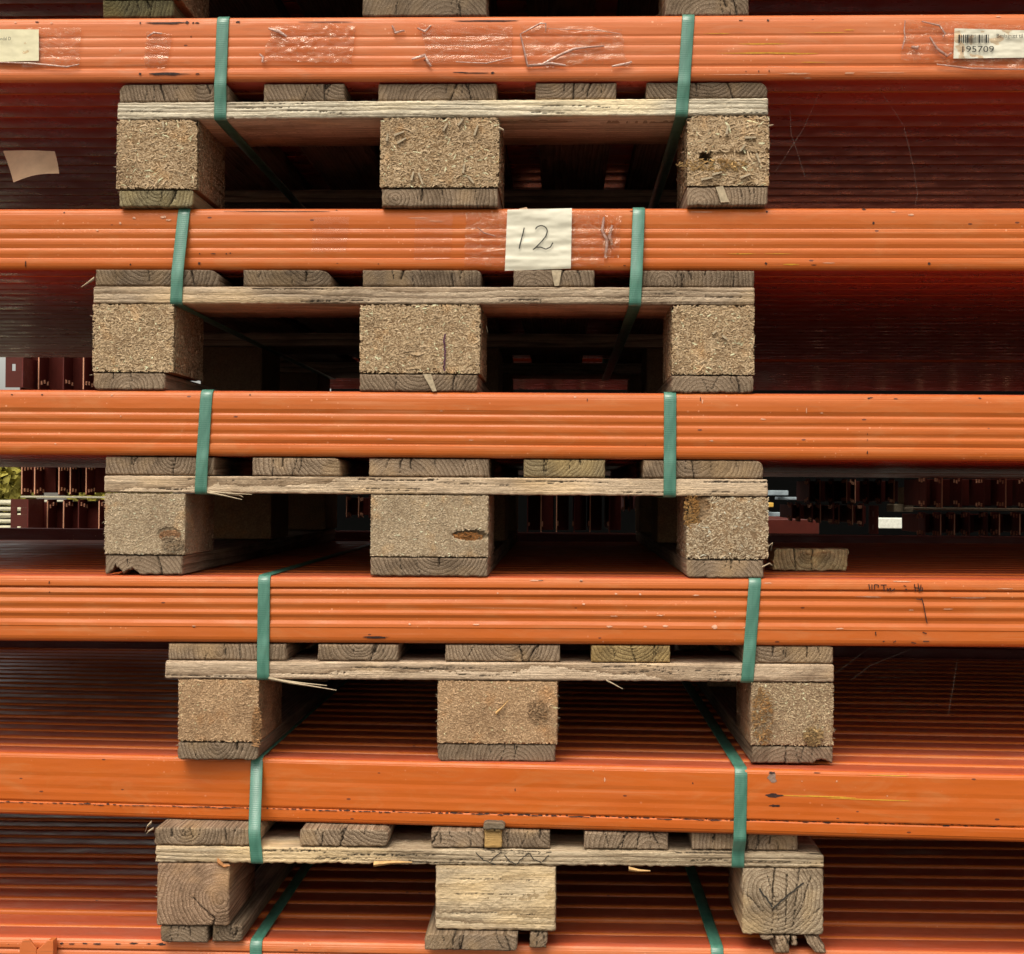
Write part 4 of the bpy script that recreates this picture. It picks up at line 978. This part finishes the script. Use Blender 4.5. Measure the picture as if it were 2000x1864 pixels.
for (pi, ax, ay, bx, by_) in ((4, 853, 1335, 853, 1450), (4, 1090, 1335, 1090, 1450), (4, 1629, 1345, 1629, 1450), (4, 346, 1340, 345, 1480), (1, 228, 250, 227, 380), (2, 180, 610, 178, 740), (3, 203, 980, 203, 1080), (1, 1502, 235, 1503, 390), (2, 1474, 610, 1473, 740), (5, 306, 1690, 308, 1800), (5, 1084, 1700, 1084, 1800)):
    sgn = 1 if ax in (1090, 1629, 1502, 1474, 1084) else -1
    V = []; F = []
    for k in range(7):
        t = r.random(); x, z = P(ax + (bx - ax) * t, ay + (by_ - ay) * t, LV[pi][5] + .004); a = r.normal(0, .8); l = r.uniform(.0015, .004); n = len(V); y = LV[pi][5] + r.uniform(.001, .02)
        V += [(x - sgn * .001, y, z - .0005), (x - sgn * .001, y, z + .0006), (x + sgn * l * math.cos(a), y - .001, z + l * math.sin(a))]; F.append((n, n + 1, n + 2))
    me = bpy.data.meshes.new('frayed_fibres'); me.from_pydata(V, [], F); me.materials.append(M_split); link('frayed_fibres', me, pals[pi], kind='stuff')
# split-off wedge standing in the deck of the lowest pallet
x0, z0 = P(946, 1658, V5 - .006); x1, z1 = P(984, 1606, V5 - .006)
wood_piece('wedge', pals[5], x0, x1 - .002, (z0, 0), (z0 + .020, 0), V5 - .002, V5 + .06, (.62, .42, .19), axis='x', pith=(.03, .0), wob=.0008, label='fresh yellow split wedge of deck board')
wood_piece('wedge', pals[5], x0 + .001, x1 - .004, (z0 + .0205, 0), (z1 - .007, 0), V5 - .006, V5 + .05, (.70, .50, .24), axis='x', pith=(.02, .01), wob=.0006, cracks=[([(x0 + .012, z1), (x0 + .013, z0)], .0008, .004)], label='fresh yellow split wedge of deck board')
wood_piece('wedge', pals[5], x0 - .001, x1 + .001, (z1 - .009, 0), (z1 - .001, 0), V5 - .008, V5 + .05, (.26, .21, .15), axis='x', wob=.0012, corners=(.004, .004, .002, .003), label='grey cap of the split wedge')
# gouges lined with fresh chipboard
def gouge(par, px, py, rx, rz, Y, c, seed):
    x, z = P(px, py, Y); rr = np.random.default_rng(seed)
    n = 260; s = np.sqrt(rr.random(n)); a = rr.uniform(0, 6.28, n)
    V, q, col = chips(n, (x - rx, Y + .0045, z - rz), (1, 0, 0), (0, 0, 1), (0, -1, 0), 2 * rx, 2 * rz, .004, .0014, tuple(k * .45 for k in c), c, seed,
                      keep=lambda s_, t_: ((s_ - rx) / rx) ** 2 + ((t_ - rz) / rz) ** 2 < 1, lift=.002)
    me = mesh_np('torn_chips', V, q, (), M_chip, {'tint': ('FLOAT_COLOR', col)}, smooth=False); link('torn_chips', me, par, kind='stuff')
gouge(pals[3], 910, 1049, .020, .006, .000, (.50, .22, .07), 1); gouge(pals[3], 330, 1046, .013, .006, -.004, (.58, .32, .17), 2); gouge(pals[3], 335, 1062, .014, .009, -.005, (.52, .39, .26), 9)
gouge(pals[3], 1352, 1000, .010, .022, -.002, (.50, .28, .10), 3); gouge(pals[1], 1390, 322, .045, .008, -.004, (.60, .38, .16), 4)
gouge(pals[4], 1490, 1400, .013, .035, -.006, (.56, .33, .14), 5); gouge(pals[4], 1050, 1390, .012, .014, -.006, (.58, .38, .22), 6); gouge(pals[4], 500, 1420, .006, .025, -.006, (.58, .33, .16), 7)
gouge(pals[4], 1590, 1440, .012, .012, -.006, (.55, .38, .18), 8)
splinter(pals[4], [(968, 1394), (980, 1383), (993, 1368)], .0045, None, -.003, .0, mat=M_fresh)
for (pi, px, py, l, an) in ((1, 930, 256, .013, 70), (1, 906, 330, .012, 80), (1, 822, 350, .015, -70), (1, 785, 276, .012, 30), (1, 780, 262, .013, 20), (1, 920, 352, .011, -50), (1, 757, 270, .009, 80), (1, 806, 345, .011, 75), (1, 870, 250, .010, 60), (1, 900, 240, .010, 50), (1, 320, 245, .008, -80),
                            (1, 1465, 270, .013, 0), (1, 1450, 290, .010, 50), (1, 1380, 350, .014, 10), (1, 1480, 310, .012, -70), (1, 1420, 255, .011, 80), (1, 1400, 340, .012, 15), (1, 1455, 345, .013, 20), (2, 1415, 660, .008, -40), (2, 1395, 650, .006, 40)):
    x, z = P(px, py, 0); a = math.radians(an); dx, dz = math.cos(a) * l / 2, math.sin(a) * l / 2; nx, nz = -math.sin(a) * .0013, math.cos(a) * .0013
    mb = MB(); mb.prism([(x - dx - nx, z - dz - nz), (x + dx - nx * .6, z + dz - nz * .6), (x + dx + nx * .8, z + dz + nz * .8), (x - dx + nx, z - dz + nz)], -.0035, -.0005)
    link('loose_flake', mb.mesh('loose_flake', M_split), pals[pi])
# pale wood wedge knots in base boards
for (pi, quad, c) in ((1, [(1398, 366), (1412, 364), (1424, 395), (1408, 396)], (.5, .45, .34)), (2, [(826, 731), (842, 731), (853, 764), (845, 765)], (.48, .35, .2)), (2, [(1077, 528), (1097, 528), (1092, 558), (1083, 559)], (.48, .36, .22))):
    mb = MB(); mb.prism([P(a, b, 0) for a, b in quad[::-1]], -.0012, .02); o = link('knot', mb.mesh('knot', M_split), pals[pi])

# loose offcut on top of beam layer four
zt4 = zl(BTOP[4], P(1580, 1115, .16)[0]) + .001
xa = P(1508, 1115, .16)[0]; xb = P(1652, 1115, .16)[0]
off = wood_piece('wood_offcut', None, xa, xb, (zt4, 0), (zt4 + .029, 0), .155, .22, (.74, .62, .36), wob=.0016, skew=.10, relief=.0016, corners=(.002, 0, .0, .002), pith=(.0, .01),
                 cracks=[([(xa + .028, zt4 + .03), (xa + .03, zt4)], .0012, .004), ([(xa + .052, zt4 + .03), (xa + .051, zt4)], .001, .004)], pits=[(xa + .042, zt4 + .016, .010, .008, .003, .45), (xa + .068, zt4 + .017, .014, .008, .003, .45)])
off['label'] = 'short mossy wood offcut lying on the fourth beam layer right of the pallet'; off['category'] = 'wood offcut'; off['kind'] = 'thing'

# hanging scrap of brown paper under the topmost layer at the left
n = 14; u = np.linspace(0, 1, n)[None, :]; v = np.linspace(0, 1, n)[:, None]
YP = .09
c = [P(6, 295, YP), (P(107, 296, YP)), P(121, 343, YP), P(32, 360, YP)]
X = c[0][0] * (1 - u) * (1 - v) + c[1][0] * u * (1 - v) + c[2][0] * u * v + c[3][0] * (1 - u) * v
Z = c[0][1] * (1 - u) * (1 - v) + c[1][1] * u * (1 - v) + c[2][1] * u * v + c[3][1] * (1 - u) * v + .003 * np.sin(u * 3.1) * v
Yy = YP - .010 * v * v - .004 * np.sin(u * 3) + 0 * u
V = np.stack([X, Yy, Z], -1).reshape(-1, 3); id_ = np.arange(n * n).reshape(n, n)
q = np.stack([id_[:-1, :-1], id_[1:, :-1], id_[1:, 1:], id_[:-1, 1:]], -1).reshape(-1, 4)
link('paper_scrap', mesh_np('paper_scrap', V, q, (), M_kraft), None, 'curled tan paper scrap hanging in the dark gap at the left edge', 'paper')

# spider silk across the gaps
def thread(pts, Y, w_=.00010):
    out = []
    for (px, py) in pts: x, z = P(px, py, Y); out.append((x, z))
    mb = MB(); mb.ribbon(out, w_, Y); return mb
allm = MB()
def add(m): 
    n = len(allm.v); allm.v += m.v; allm.f += [tuple(n + i for i in f) for f in m.f]
for pts in ([(1543, 216), (1545, 262), (1558, 300), (1572, 345)], [(1612, 155), (1570, 250), (1515, 335)], [(1612, 155), (1718, 176), (1745, 215), (1765, 245), (1785, 330), (1792, 380), (1788, 400)], [(1718, 176), (1820, 160)]): add(thread(pts, .03))
o = link('cobweb', allm.mesh('cobweb', M_web), None, 'fine cobweb threads strung over the dark gap right of the upper pallet', 'cobweb')
allm = MB()
for pts in ([(1632, 1315), (1672, 1285), (1700, 1265)], [(1870, 1285), (1862, 1340), (1852, 1396)], [(1780, 1268), (1700, 1300), (1660, 1330)]): add(thread(pts, .02))
link('cobweb', allm.mesh('cobweb', M_web), None, 'fine cobweb threads right of the pallet with the hanging splinter', 'cobweb')

# ---------------------------------------------------------------- racking lying behind, ends towards the viewer
def rack_item(px, yt, yb, Y, wpx, label, slots=True, plate=True, depth=1.2, mat=None, lean=0, open_=True):
    x, zt = P(px, yt, Y); zb = P(px, yb, Y)[1]; w_ = wpx / (FPX / (Y - CAMY))
    root = empty('rack_beam', (x, Y, zb), label, 'rack beam', 'dark red rack beams stacked behind')
    H = zt - zb
    mb = MB(); mb.box(.0, w_, .07, depth, .008, H - .008)
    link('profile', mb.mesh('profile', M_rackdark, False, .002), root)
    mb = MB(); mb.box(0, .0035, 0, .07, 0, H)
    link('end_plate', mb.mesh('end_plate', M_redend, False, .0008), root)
    link('lit_edge', MB().box(.0002, .0033, -.0015, 0, .004, H - .004).mesh('lit_edge', M_tab if random.random() < .6 else M_redplate), root)  # strip carries the light on the plate edge as colour; some stay dark
    if slots:
        mb = MB()
        for k in range(3):
            for zf in (.16, .86):
                yy = .010 + k * .024; z = H * zf + random.uniform(-.004, .004)
                mb.box(*((.0036, .0075) if px < 1098 else (-.0042, -.0001)), yy, yy + .0025, z - .005, z + .005)
        link('hook_tabs', mb.mesh('hook_tabs', M_tab), root, kind='stuff')
    return root
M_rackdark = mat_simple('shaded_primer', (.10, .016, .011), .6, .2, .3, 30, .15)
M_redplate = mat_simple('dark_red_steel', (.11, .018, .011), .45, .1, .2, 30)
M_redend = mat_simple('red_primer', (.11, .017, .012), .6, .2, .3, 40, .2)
M_tab = mat_simple('lit_tab_edges', (.74, .36, .22), .5)  # pale pink stands for light caught on plate edges and tabs
def rack_rows(px0, px1, n, yt, yb, Y, where, tilt=0, depth=.25):
    xs = np.linspace(px0, px1, n + 1)[:-1]; s = (px1 - px0) / n
    for k, px in enumerate(xs):
        px = px + (random.uniform(-.25, .25) * s if 0 < k else 0)
        f = (px - px0) / max(1, px1 - px0)
        dy = tilt * f
        nm = ['leftmost', 'second', 'third', 'fourth', 'fifth', 'sixth', 'seventh', 'eighth', 'ninth', 'tenth', 'eleventh', 'twelfth'][k]
        rack_item(px, yt + dy * .2, yb + dy, Y + random.uniform(-.03, .03), s * .8, f'{nm} dark red rack beam end of the {where}', depth=depth)
rack_rows(42, 205, 5, 905, 968, 2.3, 'upper left-gap stack', depth=.8)
rack_rows(60, 260, 6, 976, 1052, 2.2, 'lower left-gap stack', depth=.8)
rack_rows(40, 240, 5, 655, 764, 2.1, 'left stack below the beam marked 12', depth=.8)
rack_rows(1580, 1765, 8, 935, 985, 3.0, 'small upper stack right of centre')
rack_rows(1546, 1700, 8, 982, 1018, 2.9, 'small lower stack right of centre', 12)
rack_rows(1808, 2110, 8, 930, 995, 2.2, 'upper stack at the right edge')
rack_rows(1805, 2110, 10, 1001, 1048, 2.1, 'lower stack at the right edge')
rack_rows(420, 480, 3, 965, 1050, 2.6, 'stack beside the left rear block')
rack_rows(676, 760, 4, 968, 1012, 2.6, 'stack left of the centre block')
rack_rows(1218, 1290, 6, 965, 1000, 3.2, 'stack behind the right-hand gap')
# stacks added above to shade the racking below, mostly behind the orange layers
for (a_, b_, yt, yb, nm) in ((60, 500, 786, 905, 'added stack hidden by the third beam, far left'), (520, 1000, 786, 925, 'added stack hidden by the third beam, centre left'), (1020, 1500, 786, 925, 'added stack hidden by the third beam, centre right'), (1540, 2100, 786, 925, 'added stack hidden by the third beam, far right')):
    rack_rows(a_, b_, 9, yt, yb, 2.25, nm, depth=1.0)
rack_rows(1030, 1215, 6, 925, 1042, 2.7, 'dim stack behind the centre gap', depth=.5)
# flat end plates with slots
def slotted_plate(px0, px1, yt, yb, Y, label, hole=False, cut=True):
    (x0, z1), (x1, z0) = P(px0, yt, Y), P(px1, yb, Y)
    root = empty('rack_end_plate', ((x0 + x1) / 2, Y, z0), label, 'steel plate')
    W, H = x1 - x0, z1 - z0; t = .004; mb = MB(); a, b = -W / 2, W / 2
    sx0, sx1 = a + W * .38, a + W * .62
    # plate built round real openings
    if hole: sl = [(.55, .78)]; 
    else: sl = [(.16, .34), (.62, .80)]
    last_ = 0.0
    for (s0, s1) in sl:
        mb.box(a, b, 0, t, H * last_, H * s0 - 1e-4); mb.box(a, sx0, 0, t, H * s0, H * s1 - 1e-4); mb.box(sx1, b, 0, t, H * s0, H * s1 - 1e-4); last_ = s1
    mb.box(a, b, 0, t, H * last_, H)
    link('plate', mb.mesh('plate', M_redplate), root)
    mb = MB().box(b, b + .004, .0, .12, 0, H); link('return_flange', mb.mesh('return_flange', M_redbrown), root)
    return root
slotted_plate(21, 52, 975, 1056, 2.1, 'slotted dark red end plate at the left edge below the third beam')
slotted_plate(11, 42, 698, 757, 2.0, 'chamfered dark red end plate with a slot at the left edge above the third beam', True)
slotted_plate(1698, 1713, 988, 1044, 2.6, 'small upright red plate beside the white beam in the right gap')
# timber battens, white beam, galvanised parts
def batten(px0, px1, yt, yb, Y, mat, name, label, cat, dep=.1):
    (x0, z1), (x1, z0) = P(px0, yt, Y), P(px1, yb, Y)
    return link(name, MB().box(x0, x1, Y, Y + dep, z0, z1).mesh(name, mat, False, min(.003, (z1 - z0) * .2)), None, label, cat)
batten(1783, 2080, 992, 999, 2.15, M_split, 'timber_batten', 'pale timber batten between the two stacks at the right edge', 'batten')
batten(1745, 1765, 985, 1000, 2.9, M_split, 'timber_batten', 'short timber block beside the small stacks in the right gap', 'batten')
batten(1768, 1784, 952, 1000, 2.9, M_split, 'timber_batten', 'upright timber piece between the stacks in the right gap', 'batten')
batten(40, 260, 969, 974, 2.25, M_slab, 'timber_batten', 'pale batten between the two stacks in the left gap', 'batten')
batten(1712, 1790, 1012, 1033, 4.3, M_white, 'white_beam', 'pale cream steel beam glimpsed in the right gap', 'steel beam', .1)
for (a, b, t_, bo, Y) in ((1500, 1548, 957, 966, 4.5),):
    pass
batten(1496, 1540, 958, 968, 4.5, M_galv, 'galvanised_rail', 'upper galvanised rail just right of the mid pallet', 'rail')
batten(1520, 1600, 971, 977, 4.6, M_galv, 'galvanised_rail', 'middle galvanised rail right of the mid pallet', 'rail')
batten(1496, 1537, 1001, 1012, 4.4, M_galv, 'galvanised_rail', 'lower galvanised rail right of the mid pallet', 'rail')
batten(1500, 1511, 982, 991, 4.3, M_yellow, 'yellow_box', 'tiny yellow box just right of the mid pallet', 'box')
batten(1496, 1600, 1014, 1044, 3.6, M_redplate, 'rack_crossbar', 'dark cross bar beneath the small stacks in the right gap', 'bar', .6)
# near-black wall added far behind so that gaps read dark, as in the photograph
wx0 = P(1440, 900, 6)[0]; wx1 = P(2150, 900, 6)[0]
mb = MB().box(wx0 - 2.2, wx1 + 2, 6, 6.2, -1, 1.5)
link('added_dark_wall', mb.mesh('added_dark_wall', mat_simple('near_black_fill', (.002, .002, .002), .95, .3, .3, 5, .05)), None, 'near-black wall added behind the racking stacks to darken the gaps', 'wall')

# slab pile and trees far left
for k in range(7):
    (x0, z1), (x1, z0) = P(-60, 978 + k * 12, 5), P(75, 987 + k * 12, 5)
    link('concrete_slab', MB().box(x0 + .03 * (k % 3), x1, 5, 5.5, z0, z1).mesh('concrete_slab', M_slab, False, .008), None,
         f'pale slab, {["topmost", "second", "third", "fourth", "fifth", "sixth", "seventh"][k]} in the pile at the left edge', 'slab', 'pale slabs piled far left')
def tree(x, y, zb, h, rr, label, seed):
    r = np.random.default_rng(seed)
    root = empty('autumn_tree', (x, y, zb), label, 'tree', 'yellowing trees far behind')
    V = []; F = []
    def limb(p, d, l, ra, dep):
        n = len(V); q = p + d * l
        for (c, rad) in ((p, ra), (q, ra * .6)):
            for k in range(6): a = k * math.pi / 3; V.append((c[0] + rad * math.cos(a), c[1] + rad * math.sin(a), c[2]))
        for k in range(6): F.append((n + k, n + (k + 1) % 6, n + 6 + (k + 1) % 6, n + 6 + k))
        if dep < 3:
            for _ in range(4): limb(q, (lambda t: t / np.linalg.norm(t))(d + r.normal(0, .5, 3)), l * .6, ra * .55, dep + 1)
    limb(np.zeros(3), np.array([0, 0, 1.]), h * .35, h * .03, 0)
    me = bpy.data.meshes.new('trunk'); me.from_pydata(V, [], F); me.materials.append(M_bark); link('trunk', me, root)
    n = 5000; d = r.normal(0, 1, (n, 3)); d /= np.linalg.norm(d, axis=1)[:, None]
    c = d * (r.random(n) ** .45)[:, None] * np.array([rr, rr, h * .42]) + [0, 0, h * .6]
    c = c[fbm(c[:, 0] * 1.6, c[:, 2] * 1.6 + c[:, 1], seed) > -.25]; n = len(c)
    A = r.normal(0, 1, (n, 3)); A /= np.linalg.norm(A, axis=1)[:, None]; B = np.cross(A, r.normal(0, 1, (n, 3))); B /= np.linalg.norm(B, axis=1)[:, None]
    s = r.uniform(.04, .10, n)[:, None]
    VV = np.stack([c - A * s, c - B * s * .6, c + A * s, c + B * s * .6], 1).reshape(-1, 3)
    me = mesh_np('crown', VV, np.arange(n * 4).reshape(-1, 4), (), M_hedge, smooth=False); link('crown', me, root)
ZG = zl(LV[6][4], 0)
xt = P(5, 960, 14)[0]
tree(xt - .1, 14, ZG, 1.15, .55, 'yellow autumn tree at the left edge', 3)
tree(xt + 1.0, 15, ZG, 1.0, .6, 'low yellow-green bush between the left stacks', 4)

# ground
me = MB(); me.v = [(-300, -300, ZG), (300, -300, ZG), (300, 300, ZG), (-300, 300, ZG)]; me.f = [(0, 1, 2, 3)]
link('ground', me.mesh('ground', M_ground), None, kind='structure')
print('objects', len(bpy.data.objects), 'ground', ZG)
